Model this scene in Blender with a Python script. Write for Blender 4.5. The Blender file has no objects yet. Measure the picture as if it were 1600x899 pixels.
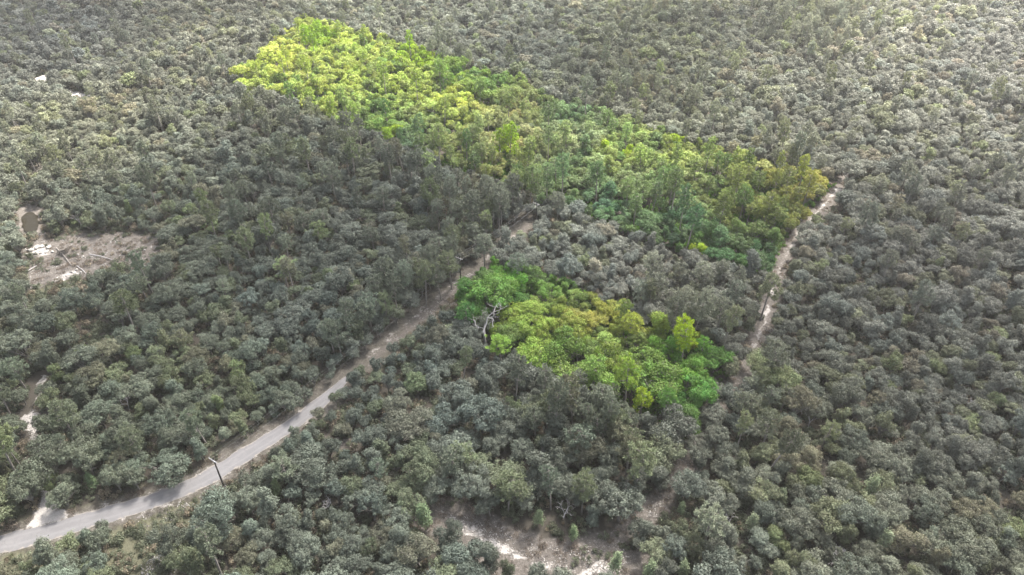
import bpy, math, random
import numpy as np
from mathutils import Vector, Matrix

random.seed(11)
rng = np.random.default_rng(11)
S = bpy.context.scene
COL = S.collection
R = math.radians

# ------------------------------------------------------------------ camera, world, sun, exposure
CAM_H, PITCH, FPX = 120.0, R(37.0), 1100.0
cam_data = bpy.data.cameras.new('camera')
cam_data.sensor_width = 36.0
cam_data.lens = 36.0 * FPX / 1600.0
cam_data.clip_start = 1.0
cam_data.clip_end = 20000.0
cam = bpy.data.objects.new('camera', cam_data)
cam.location = (0, 0, CAM_H)
cam.rotation_euler = (math.pi / 2 - PITCH, 0, 0)
COL.objects.link(cam)
S.camera = cam

SUN_EL, SUN_AZ = R(56.0), R(34.0)          # azimuth measured from +Y towards +X
world = bpy.data.worlds.new('World')
S.world = world
world.use_nodes = True
wn = world.node_tree
bg = wn.nodes['Background']
sky = wn.nodes.new('ShaderNodeTexSky')
sky.sky_type = 'NISHITA'
sky.sun_disc = False
sky.sun_elevation = SUN_EL
sky.sun_rotation = SUN_AZ
sky.dust_density = 5.0
sky.air_density = 1.0
sky.ozone_density = 0.6
shs = wn.nodes.new('ShaderNodeHueSaturation'); shs.inputs['Saturation'].default_value = 0.45
wn.links.new(sky.outputs[0], shs.inputs['Color']); wn.links.new(shs.outputs[0], bg.inputs[0])
bg.inputs[1].default_value = 0.115

sun_data = bpy.data.lights.new('sun', 'SUN')
sun_data.energy = 4.8
sun_data.angle = R(5.0)
sun_data.color = (1.0, 0.94, 0.86)
sun = bpy.data.objects.new('sun', sun_data)
SUN_DIR = Vector((math.sin(SUN_AZ) * math.cos(SUN_EL), math.cos(SUN_AZ) * math.cos(SUN_EL), math.sin(SUN_EL)))
sun.rotation_euler = SUN_DIR.to_track_quat('Z', 'Y').to_euler()
sun.location = (60, 120, 300)
COL.objects.link(sun)

S.view_settings.view_transform = 'Standard'
S.view_settings.look = 'None'
S.view_settings.gamma = 1.0
S.view_settings.exposure = 2.03
try:
    S.cycles.max_bounces = 5
    S.cycles.diffuse_bounces = 3
    S.cycles.glossy_bounces = 2
    S.cycles.transmission_bounces = 3
    S.cycles.transparent_max_bounces = 6
    S.cycles.volume_bounces = 0
except Exception:
    pass

# ------------------------------------------------------------------ projection helpers (1600 x 899 frame)
sp, cp = math.sin(PITCH), math.cos(PITCH)

def proj(x, y, z):
    dz = z - CAM_H
    f = y * cp - dz * sp
    u = y * sp + dz * cp
    return 800 + FPX * x / f, 449.5 - FPX * u / f, f

def ground(px, py, z=0.0):
    a, b = (px - 800) / FPX, (449.5 - py) / FPX
    dx, dy, dz = a, cp + b * sp, -sp + b * cp
    t = (z - CAM_H) / dz
    return dx * t, dy * t

def gpoly(pts):
    return np.array([ground(*p) for p in pts])

def in_poly(px, py, poly):
    px = np.asarray(px, float); py = np.asarray(py, float)
    inside = np.zeros(px.shape, bool)
    n = len(poly)
    j = n - 1
    for i in range(n):
        xi, yi = poly[i]; xj, yj = poly[j]
        c = ((yi > py) != (yj > py)) & (px < (xj - xi) * (py - yi) / ((yj - yi) + 1e-12) + xi)
        inside ^= c
        j = i
    return inside

def d_poly_edge(x, y, poly, closed=True):
    d = np.full(np.shape(x), 1e9)
    n = len(poly)
    for i in range(n if closed else n - 1):
        ax, ay = poly[i]; bx, by = poly[(i + 1) % n]
        vx, vy = bx - ax, by - ay
        t = np.clip(((x - ax) * vx + (y - ay) * vy) / (vx * vx + vy * vy + 1e-9), 0, 1)
        d = np.minimum(d, np.hypot(x - ax - t * vx, y - ay - t * vy))
    return d

def sd_poly(x, y, poly):                     # negative inside
    d = d_poly_edge(x, y, poly)
    return np.where(in_poly(x, y, poly), -d, d)

# smooth value noise
_perm = rng.random((256, 256))
def vnoise(x, y, s):
    x = np.asarray(x, float) / s + 1000.3; y = np.asarray(y, float) / s + 1000.7
    i = np.floor(x).astype(int); j = np.floor(y).astype(int)
    fx = x - i; fy = y - j
    fx = fx * fx * (3 - 2 * fx); fy = fy * fy * (3 - 2 * fy)
    g = lambda a, b: _perm[a % 256, b % 256]
    return (g(i, j) * (1 - fx) * (1 - fy) + g(i + 1, j) * fx * (1 - fy) + g(i, j + 1) * (1 - fx) * fy + g(i + 1, j + 1) * fx * fy)

# ------------------------------------------------------------------ layout traced from the photograph, laid on the ground
PARCEL_FAR = [(475, 26), (640, 72), (800, 126), (860, 152), (960, 182), (1100, 224), (1200, 254), (1316, 284), (1262, 345), (1222, 432), (1150, 416),
              (1090, 394), (1010, 374), (940, 348), (870, 314), (800, 292), (720, 264), (660, 246), (600, 218), (540, 196), (470, 166), (372, 132), (362, 118), (400, 90)]
PARCEL_NEAR = [(766, 410), (850, 424), (920, 456), (1020, 503), (1100, 533), (1146, 552), (1130, 600), (1085, 642), (1062, 672), (1010, 648), (940, 612),
               (870, 578), (800, 550), (758, 545), (778, 500), (705, 500), (710, 468), (740, 432)]

# visible openings (image outline of bare ground one can see)
road_px = [(-120, 878), (-20, 856), (60, 836), (130, 815), (200, 795), (262, 776), (322, 750), (380, 712), (432, 680), (474, 652), (510, 622), (560, 574), (610, 527), (655, 488), (700, 450), (735, 428), (775, 392), (808, 362), (828, 344)]
road_c = gpoly(road_px)
OPEN = {
    'driveway': [(36, 832), (60, 800), (66, 768), (80, 768), (90, 792), (108, 812), (60, 830)],
    'gate': [(22, 655), (45, 648), (60, 615), (70, 618), (62, 650), (58, 690), (50, 690), (44, 665)],
    'clearing_left': [(20, 330), (60, 312), (64, 350), (78, 372), (120, 366), (190, 362), (250, 372), (250, 398), (235, 412), (190, 415), (160, 420), (128, 440), (100, 462), (60, 462), (36, 440), (44, 410), (30, 396), (60, 375), (30, 360)],
    'bottom': [(686, 795), (712, 778), (745, 800), (800, 822), (870, 842), (930, 826), (975, 830), (980, 870), (972, 905), (900, 905), (860, 885), (800, 872), (745, 842), (700, 820)],
    'bare_mid': [(1008, 776), (1040, 768), (1044, 800), (1020, 814), (985, 812)],
    'verge_left': [(0, 868), (30, 862), (34, 880), (0, 892)],
    'verge_mid': [(205, 818), (262, 800), (330, 768), (352, 768), (318, 786), (262, 812), (220, 830)],
    'verge_low': [(172, 862), (205, 848), (250, 850), (262, 876), (240, 905), (170, 905)],
    'track_a': [(1298, 284), (1322, 282), (1312, 305), (1296, 332), (1280, 342), (1276, 322)],
    'track_b': [(1244, 350), (1262, 352), (1232, 400), (1228, 440), (1210, 490), (1200, 530), (1186, 556), (1166, 556), (1176, 520), (1186, 480), (1208, 430), (1216, 400)],
    'track_c': [(1140, 588), (1165, 590), (1160, 604), (1140, 606)],
    'track_d': [(1072, 700), (1084, 700), (1076, 732), (1064, 732)],
    'road_side': [(500, 672), (560, 690), (548, 706), (500, 690)],
    'cut_a': [(560, 574), (600, 540), (650, 492), (700, 450), (735, 430), (745, 434), (738, 448), (690, 478), (640, 522), (600, 550), (564, 582)],
    'cut_b': [(806, 354), (830, 342), (834, 350), (816, 366)],
    'sand_far_a': [(54, 122), (72, 116), (74, 128), (58, 130)],
    'sand_far_b': [(98, 138), (134, 146), (152, 152), (112, 152)],
    'sand_far_c': [(1438, 66), (1450, 62), (1452, 74), (1440, 74)],
    'sand_far_d': [(40, 268), (75, 258), (72, 268), (44, 276)],
    'gap_left': [(120, 498), (150, 492), (165, 508), (140, 540), (118, 530)],
    'gap_dark': [(640, 615), (690, 612), (685, 640), (650, 640)],
}
track_px = [(1330, 262), (1306, 300), (1272, 336), (1248, 365), (1222, 410), (1208, 450), (1196, 500), (1178, 548), (1152, 596), (1112, 650), (1082, 695), (1066, 740), (1024, 795), (975, 830), (935, 880), (925, 930)]
track_c = gpoly(track_px)
bottom_px = [(690, 800), (735, 828), (790, 862), (850, 884), (930, 895), (985, 892)]
bottom_c = gpoly(bottom_px)
drive_c = gpoly([(72, 830), (74, 800), (72, 770), (62, 720), (52, 680), (44, 655), (60, 615), (66, 590)])
OPEN_W = {k: gpoly(v) for k, v in OPEN.items()}
ROAD_HALF = 2.3

def road_mask_px(px, py):
    """pixels whose view of the asphalt must stay free (only the stretch near the camera)"""
    m = in_poly(px, py, [(-40, 872), (60, 850), (140, 828), (210, 806), (300, 774), (345, 757), (392, 716), (430, 690), (474, 664), (486, 640), (470, 640),
                         (420, 672), (372, 700), (322, 730), (250, 762), (180, 786), (110, 806), (40, 826), (-40, 846)])
    return m

# ------------------------------------------------------------------ materials
def srgb(r, g, b):
    f = lambda c: ((c / 255 + 0.055) / 1.055) ** 2.4 if c > 10 else c / 255 / 12.92
    return (f(r), f(g), f(b))

def new_mat(name):
    m = bpy.data.materials.new(name)
    m.use_nodes = True
    nt = m.node_tree
    return m, nt, nt.nodes['Principled BSDF'], nt.nodes['Material Output']

def N(nt, typ, **kw):
    n = nt.nodes.new(typ)
    for k, v in kw.items():
        setattr(n, k, v)
    return n

def mathn(nt, op, a, b=None, clamp=False):
    n = nt.nodes.new('ShaderNodeMath'); n.operation = op; n.use_clamp = clamp
    for i, v in enumerate((a, b)):
        if v is None: continue
        if isinstance(v, (int, float)): n.inputs[i].default_value = v
        else: nt.links.new(v, n.inputs[i])
    return n.outputs[0]

def mixc(nt, fac, a, b, mode='MIX'):
    n = nt.nodes.new('ShaderNodeMix'); n.data_type = 'RGBA'; n.blend_type = mode
    for i, v in ((0, fac), (6, a), (7, b)):
        if isinstance(v, (int, float)): n.inputs[i].default_value = v
        elif isinstance(v, tuple): n.inputs[i].default_value = (*v, 1)
        else: nt.links.new(v, n.inputs[i])
    return n.outputs[2]

def noise(nt, scale, detail=3, coord=None, rough=0.55):
    n = nt.nodes.new('ShaderNodeTexNoise')
    n.inputs['Scale'].default_value = scale; n.inputs['Detail'].default_value = detail
    n.inputs['Roughness'].default_value = rough
    if coord is not None: nt.links.new(coord, n.inputs['Vector'])
    return n.outputs['Fac']

def foliage_mat(name, transl=0.30, rough=0.55, spec=0.22):
    m, nt, bs, out = new_mat(name)
    at = N(nt, 'ShaderNodeAttribute', attribute_type='INSTANCER', attribute_name='tcol')
    lv = N(nt, 'ShaderNodeAttribute', attribute_type='GEOMETRY', attribute_name='lv')
    hs = N(nt, 'ShaderNodeHueSaturation')
    nt.links.new(at.outputs['Color'], hs.inputs['Color'])
    nt.links.new(mathn(nt, 'ADD', mathn(nt, 'MULTIPLY', lv.outputs['Fac'], 0.036), 0.482), hs.inputs['Hue'])
    nt.links.new(mathn(nt, 'ADD', mathn(nt, 'MULTIPLY', lv.outputs['Fac'], 0.62), 0.69), hs.inputs['Value'])
    nt.links.new(hs.outputs[0], bs.inputs['Base Color'])
    bs.inputs['Roughness'].default_value = rough
    bs.inputs['Specular IOR Level'].default_value = spec
    tr = N(nt, 'ShaderNodeBsdfTranslucent')
    nt.links.new(hs.outputs[0], tr.inputs['Color'])
    mx = N(nt, 'ShaderNodeMixShader'); mx.inputs[0].default_value = transl
    nt.links.new(bs.outputs[0], mx.inputs[1]); nt.links.new(tr.outputs[0], mx.inputs[2])
    nt.links.new(mx.outputs[0], out.inputs['Surface'])
    return m

M_LEAF = foliage_mat('oak_leaves')
M_NEEDLE = foliage_mat('pine_needles', 0.22, 0.55, 0.25)

def bark_mat(name, c1, c2):
    m, nt, bs, out = new_mat(name)
    tc = N(nt, 'ShaderNodeTexCoord')
    f = noise(nt, 3.0, 4, tc.outputs['Object'])
    nt.links.new(mixc(nt, f, c1, c2), bs.inputs['Base Color'])
    bs.inputs['Roughness'].default_value = 0.9
    return m
M_BARK = bark_mat('grey_bark', (0.10, 0.092, 0.08), (0.26, 0.245, 0.225))
M_PBARK = bark_mat('pine_bark', (0.11, 0.10, 0.09), (0.30, 0.27, 0.245))
M_DEAD = bark_mat('weathered_dead_wood', (0.26, 0.245, 0.24), (0.46, 0.445, 0.44))
M_STICK = bark_mat('fallen_stick_wood', (0.08, 0.07, 0.062), (0.22, 0.20, 0.185))
M_POLE = bark_mat('creosote_wood', (0.025, 0.022, 0.02), (0.07, 0.062, 0.055))
M_ROCK = bark_mat('white_limestone', (0.12, 0.11, 0.10), (0.52, 0.50, 0.47))
def plain(name, c, rough=0.6, metal=0.0):
    m, nt, bs, out = new_mat(name)
    tc = N(nt, 'ShaderNodeTexCoord')
    f = noise(nt, 6.0, 3, tc.outputs['Object'])
    nt.links.new(mixc(nt, f, tuple(v * 0.8 for v in c), tuple(min(1, v * 1.15) for v in c)), bs.inputs['Base Color'])
    bs.inputs['Roughness'].default_value = rough; bs.inputs['Metallic'].default_value = metal
    return m
M_WIRE = plain('aluminium_wire', (0.34, 0.34, 0.35), 0.5, 0.3)
M_METAL = plain('galvanised_metal', (0.45, 0.45, 0.46), 0.5, 0.3)
M_PORC = plain('porcelain', (0.55, 0.53, 0.5), 0.3)

def soil_nodes(nt, bs):
    """litter, grass, bare soil and white sand chosen by masks stored on the vertices"""
    tc = N(nt, 'ShaderNodeNewGeometry')
    P = tc.outputs['Position']
    a = lambda n_: N(nt, 'ShaderNodeAttribute', attribute_type='GEOMETRY', attribute_name=n_).outputs['Fac']
    big = noise(nt, 0.12, 4, P); mid = noise(nt, 0.7, 5, P, 0.65); fine = noise(nt, 3.5, 5, P, 0.7); grit = noise(nt, 9.0, 3, P, 0.7)
    litter = mixc(nt, fine, (0.025, 0.022, 0.018), (0.085, 0.075, 0.064))
    litter = mixc(nt, mathn(nt, 'MULTIPLY', big, 0.5), litter, (0.055, 0.052, 0.042))
    soil = mixc(nt, mathn(nt, 'MULTIPLY', mathn(nt, 'SUBTRACT', grit, 0.3), 2.4, True), (0.035, 0.030, 0.027), (0.185, 0.168, 0.150))
    soil = mixc(nt, mathn(nt, 'MULTIPLY', mathn(nt, 'SUBTRACT', mid, 0.45), 2.2, True), soil, (0.062, 0.054, 0.048))
    sand = mixc(nt, fine, (0.17, 0.155, 0.142), (0.50, 0.48, 0.455))
    grass = mixc(nt, grit, (0.042, 0.044, 0.028), (0.15, 0.145, 0.10))
    def pick(mask, noi, lo, gain):
        v = mathn(nt, 'ADD', mask, mathn(nt, 'MULTIPLY', mathn(nt, 'SUBTRACT', noi, 0.5), 1.1))
        return mathn(nt, 'MULTIPLY', mathn(nt, 'SUBTRACT', v, lo), gain, True)
    deb = noise(nt, 1.6, 6, P, 0.75)
    soil = mixc(nt, mathn(nt, 'MULTIPLY', mathn(nt, 'SUBTRACT', deb, 0.54), 6, True), soil, (0.27, 0.25, 0.228))
    soil = mixc(nt, mathn(nt, 'MULTIPLY', mathn(nt, 'SUBTRACT', 0.43, deb), 7, True), soil, (0.03, 0.027, 0.022))
    c = mixc(nt, pick(a('grass'), mid, 0.45, 4), litter, grass)
    c = mixc(nt, pick(a('soil'), mid, 0.45, 3.5), c, soil)
    mf = mathn(nt, 'ADD', mathn(nt, 'MULTIPLY', mid, 0.6), mathn(nt, 'MULTIPLY', fine, 0.4))
    c = mixc(nt, pick(a('sand'), mf, 0.5, 6), c, sand)
    nt.links.new(c, bs.inputs['Base Color'])
    bs.inputs['Roughness'].default_value = 0.95
    bs.inputs['Specular IOR Level'].default_value = 0.1
    bmp = N(nt, 'ShaderNodeBump'); bmp.inputs['Strength'].default_value = 0.7; bmp.inputs['Distance'].default_value = 0.15
    nt.links.new(fine, bmp.inputs['Height']); nt.links.new(bmp.outputs[0], bs.inputs['Normal'])
M_SOIL, _nt, _bs, _o = new_mat('forest_soil'); soil_nodes(_nt, _bs)

M_ASPH, nt, bs, out = new_mat('worn_asphalt')
geo = N(nt, 'ShaderNodeNewGeometry')
acr = N(nt, 'ShaderNodeAttribute', attribute_type='GEOMETRY', attribute_name='across')
n1 = noise(nt, 0.35, 5, geo.outputs['Position'], 0.6); n2 = noise(nt, 6.0, 4, geo.outputs['Position'], 0.7)
base = mixc(nt, n1, (0.062, 0.062, 0.066), (0.165, 0.162, 0.167))
base = mixc(nt, mathn(nt, 'MULTIPLY', n2, 0.35), base, (0.26, 0.25, 0.24))
# paler wheel tracks
w = mathn(nt, 'ABSOLUTE', mathn(nt, 'SUBTRACT', mathn(nt, 'ABSOLUTE', acr.outputs['Fac']), 0.42))
w = mathn(nt, 'SUBTRACT', 1.0, mathn(nt, 'MULTIPLY', w, 5.0), True)
base = mixc(nt, mathn(nt, 'MULTIPLY', w, 0.5), base, (0.18, 0.176, 0.18))
crk = N(nt, 'ShaderNodeTexVoronoi', feature='DISTANCE_TO_EDGE'); crk.inputs['Scale'].default_value = 0.6
wn_ = N(nt, 'ShaderNodeTexNoise'); wn_.inputs['Scale'].default_value = 1.2; nt.links.new(geo.outputs['Position'], wn_.inputs['Vector'])
va = N(nt, 'ShaderNodeVectorMath', operation='ADD'); nt.links.new(geo.outputs['Position'], va.inputs[0]); nt.links.new(wn_.outputs['Color'], va.inputs[1])
nt.links.new(va.outputs[0], crk.inputs['Vector'])
ck = mathn(nt, 'SUBTRACT', 1.0, mathn(nt, 'MULTIPLY', crk.outputs['Distance'], 14.0), True)
base = mixc(nt, mathn(nt, 'MULTIPLY', ck, mathn(nt, 'MULTIPLY', mathn(nt, 'SUBTRACT', n1, 0.42, True), 1.6)), base, (0.07, 0.068, 0.066))
# sand washed over the surface in drifts, heavier away from the camera
n3 = noise(nt, 0.9, 5, geo.outputs['Position'], 0.7)
sx = N(nt, 'ShaderNodeSeparateXYZ'); nt.links.new(geo.outputs['Position'], sx.inputs[0])
drift = mathn(nt, 'ADD', n3, mathn(nt, 'MULTIPLY', mathn(nt, 'SUBTRACT', sx.outputs[1], 128.0), 0.006))
base = mixc(nt, mathn(nt, 'MULTIPLY', mathn(nt, 'SUBTRACT', drift, 0.60), 3.5, True), base, (0.26, 0.235, 0.21))
# sand blown on the edges
e = mathn(nt, 'ADD', mathn(nt, 'ABSOLUTE', acr.outputs['Fac']), mathn(nt, 'MULTIPLY', mathn(nt, 'SUBTRACT', n3, 0.5), 0.9))
e = mathn(nt, 'MULTIPLY', mathn(nt, 'SUBTRACT', e, 0.86), 6, True)
base = mixc(nt, e, base, (0.23, 0.205, 0.18))
nt.links.new(base, bs.inputs['Base Color']); bs.inputs['Roughness'].default_value = 0.9

M_WATER, nt, bs, out = new_mat('tannin_water')
bs.inputs['Base Color'].default_value = (0.02, 0.017, 0.011, 1); bs.inputs['Roughness'].default_value = 0.25; bs.inputs['Specular IOR Level'].default_value = .06
M_SAND, nt, bs, out = new_mat('white_sand')
geo = N(nt, 'ShaderNodeNewGeometry')
f = noise(nt, 1.6, 6, geo.outputs['Position'], 0.8)
f = mathn(nt, 'MULTIPLY', mathn(nt, 'SUBTRACT', f, 0.33), 2.8, True)
nt.links.new(mixc(nt, f, (0.20, 0.185, 0.165), (0.50, 0.48, 0.45)), bs.inputs['Base Color']); bs.inputs['Roughness'].default_value = 0.95

# ------------------------------------------------------------------ mesh helpers
def mesh_np(name, V, F, mats, midx=None, attrs=None, smooth=False):
    """V (n,3); F list/array of equal-size faces or list of arrays"""
    me = bpy.data.meshes.new(name)
    groups = F if isinstance(F, list) else [F]
    groups = [np.asarray(g, dtype=np.int32) for g in groups if len(g)]
    nl = sum(g.size for g in groups); nf = sum(len(g) for g in groups)
    me.vertices.add(len(V)); me.vertices.foreach_set('co', np.asarray(V, dtype=np.float32).ravel())
    me.loops.add(nl); me.polygons.add(nf)
    me.loops.foreach_set('vertex_index', np.concatenate([g.ravel() for g in groups]))
    sizes = np.concatenate([np.full(len(g), g.shape[1]) for g in groups])
    starts = np.concatenate([[0], np.cumsum(sizes)[:-1]]).astype(np.int32)
    me.polygons.foreach_set('loop_start', starts)
    if midx is not None: me.polygons.foreach_set('material_index', np.asarray(midx, dtype=np.int32))
    if smooth: me.polygons.foreach_set('use_smooth', np.ones(nf, dtype=bool))
    for m in mats: me.materials.append(m)
    for k, (dom, vals) in (attrs or {}).items():
        at = me.attributes.new(k, 'FLOAT', dom)
        at.data.foreach_set('value', np.asarray(vals, dtype=np.float32))
    me.update(calc_edges=True)
    return me

def link(name, data, parent=None, loc=(0, 0, 0), rot=(0, 0, 0), scale=(1, 1, 1)):
    o = bpy.data.objects.new(name, data)
    COL.objects.link(o)
    o.location = loc; o.rotation_euler = rot; o.scale = scale
    if parent is not None: o.parent = parent
    return o

def tag(o, label=None, cat=None, group=None, kind=None):
    if label: o['label'] = label
    if cat: o['category'] = cat
    if group: o['group'] = group
    if kind: o['kind'] = kind
    return o

class Wood:
    """collects tapered tubes"""
    def __init__(s, sides=5): s.V = []; s.F = []; s.n = 0; s.k = sides
    def tube(s, pts, radii):
        pts = [Vector(p) for p in pts]; k = s.k
        prev = None
        for i, p in enumerate(pts):
            t = (pts[min(i + 1, len(pts) - 1)] - pts[max(i - 1, 0)]).normalized()
            a = t.cross(Vector((0, 0, 1)) if abs(t.z) < 0.9 else Vector((1, 0, 0))).normalized()
            b = t.cross(a)
            for j in range(k):
                an = 2 * math.pi * j / k
                s.V.append(p + (a * math.cos(an) + b * math.sin(an)) * radii[i])
            if i:
                for j in range(k):
                    o0 = s.n + (i - 1) * k; o1 = s.n + i * k
                    s.F.append((o0 + j, o0 + (j + 1) % k, o1 + (j + 1) % k, o1 + j))
        s.n += len(pts) * k
    def arrays(s): return np.array([tuple(v) for v in s.V]), np.array(s.F)

def curved(p0, p1, bend, n=4):
    p0 = Vector(p0); p1 = Vector(p1); m = (p0 + p1) / 2 + Vector(bend)
    return [p0 * (1 - t) ** 2 + m * 2 * t * (1 - t) + p1 * t * t for t in [i / n for i in range(n + 1)]]

def leaves(centers, normals, size, aspect, r, tri=False, droop=0.0):
    n = len(centers)
    rv = r.normal(size=(n, 3)); rv /= np.linalg.norm(rv, axis=1, keepdims=True)
    a = np.cross(normals, rv); a /= np.linalg.norm(a, axis=1, keepdims=True) + 1e-9
    b = np.cross(normals, a)
    s = size * r.uniform(0.65, 1.35, n)[:, None]
    a = a * s * 0.5; b = b * s * 0.5 * aspect
    bend = normals * s * 0.12
    V = np.stack([centers - a, centers - b * 1.0 + bend, centers + a, centers + b + bend], 1).reshape(-1, 3)
    return V, np.arange(4 * n).reshape(-1, 4)

def unit(v): return v / (np.linalg.norm(v, axis=1, keepdims=True) + 1e-9)

# ------------------------------------------------------------------ tree forms
def oak_form(seed, leaf, cover, sides=5):
    """scrub oak built of several uneven lobes, about 5 m across and 6 m tall; returns foliage and wood arrays"""
    r = np.random.default_rng(seed)
    style = (0, 3, 5, 4, 1, 6, 5)[seed % 7]                       # 0-2 dome, 3-4 lobed, 5 open with bare limbs, 6 upright
    lobes = []
    if style <= 2:
        lobes.append((np.array([0, 0, r.uniform(3.2, 3.9)]), 2.3 * r.uniform(.8, 1.15), 2.3 * r.uniform(.8, 1.15), r.uniform(1.4, 2.0)))
        for _ in range(int(r.integers(1, 4))):
            a = r.uniform(0, 6.28); lobes.append((np.array([math.cos(a) * 1.7, math.sin(a) * 1.7, r.uniform(2.6, 4.6)]), r.uniform(.8, 1.3), r.uniform(.8, 1.3), r.uniform(.7, 1.2)))
    elif style <= 5:
        for q in range(int(r.integers(4, 7))):
            a = q * 1.9 + r.uniform(-.6, .6); d = r.uniform(.7, 2.0)
            lobes.append((np.array([math.cos(a) * d, math.sin(a) * d, r.uniform(2.7, 5.3)]), r.uniform(.8, 1.55), r.uniform(.8, 1.55), r.uniform(.6, 1.15)))
    else:
        for q in range(4):
            lobes.append((np.array([r.uniform(-.8, .8), r.uniform(-.8, .8), 2.3 + q * 1.1]), r.uniform(1.0, 1.7) * (1 - q * .12), r.uniform(1.0, 1.7) * (1 - q * .12), r.uniform(.8, 1.1)))
    if style == 5: cover = cover * .72
    cl = []
    tries = 0
    k = int(r.integers(48, 66))
    ar = np.array([l[1] * l[2] for l in lobes]); ar = ar / ar.sum()
    while len(cl) < k and tries < 3000:
        tries += 1
        lc, lx, ly, lz = lobes[int(r.choice(len(lobes), p=ar))]
        d = r.normal(size=3); d /= np.linalg.norm(d)
        if d[2] < -0.4: continue
        rad = float(np.clip(r.lognormal(-.72, .32), .24, .95))
        sh = r.uniform(0.68, 1.12)
        c = lc + d * np.array([lx, ly, lz]) * sh
        if c[2] < 1.2: continue
        if all(np.linalg.norm(c - q[0]) > 0.60 * (rad + q[1]) for q in cl): cl.append((c, rad, lc))
    Vs, Fs, L, off = [], [], [], 0
    for c, rad, lc in cl:
        area = 4 * math.pi * rad * rad
        n = int(area * cover / (leaf * leaf * 0.42)) + 4
        d = unit(r.normal(size=(n, 3)))
        lump = 1 + 0.25 * np.sin(d[:, 0] * 5 + seed + c[0] * 9) * np.sin(d[:, 1] * 6 + c[1] * 7) + 0.15 * np.sin(d[:, 2] * 9 + c[2] * 5)
        rr = rad * lump * (1 - 0.5 * r.random(n) ** 2.0)
        stray = r.random(n) < 0.16
        rr[stray] *= r.uniform(1.1, 1.6, stray.sum())
        tq = r.uniform(-.35, .35, 2)
        p = c + d * rr[:, None] * np.array([r.uniform(.95, 1.3), r.uniform(.95, 1.3), r.uniform(.55, .9)])
        p[:, 2] += (p[:, 0] - c[0]) * tq[0] + (p[:, 1] - c[1]) * tq[1]
        out = unit(p - (lc - np.array([0, 0, .8])))
        keep = ((d * out).sum(1) > -0.45) & (p[:, 2] > 0.9)
        p, d, out = p[keep], d[keep], out[keep]
        nrm = unit(d * 0.8 + out * 0.2 + np.array([0, 0, 0.2]) + r.normal(size=p.shape) * 0.5)
        V, F = leaves(p, nrm, leaf, r.uniform(.55, .8), r)
        Vs.append(V); Fs.append(F + off); off += len(V)
        L.append(np.clip(r.normal(r.uniform(.2, .8), 0.22, len(p)), 0, 1))
    V = np.concatenate(Vs); F = np.concatenate(Fs); L = np.concatenate(L)
    w = Wood(sides)
    fork = Vector((r.uniform(-.3, .3), r.uniform(-.3, .3), r.uniform(1.0, 1.7)))
    w.tube(curved((0, 0, -0.3), fork, (r.uniform(-.2, .2), r.uniform(-.2, .2), 0), 3), [0.24, 0.2, 0.18, 0.17])
    order = r.permutation(len(cl))[:(20 if style == 5 else 11)]
    for q in order:
        c, rad, lc = cl[q]
        end = Vector(c) + Vector((c[0], c[1], 0)) * 0.08 + Vector((0, 0, rad * r.uniform(-.2, 1.3 if style == 5 else .6)))
        pts = curved(fork, end, (r.uniform(-.4, .4), r.uniform(-.4, .4), r.uniform(-.3, .2)), 4)
        w.tube(pts, [0.12, 0.095, 0.07, 0.045, 0.02])
        mid = pts[2]
        for _ in range(2):
            e2 = mid + Vector(r.normal(size=3)) * 0.8 + Vector((0, 0, .6))
            w.tube([mid, (mid + e2) / 2 + Vector((0, 0, .1)), e2], [0.045, 0.03, 0.012])
    return (V, F, L), w.arrays()

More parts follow.
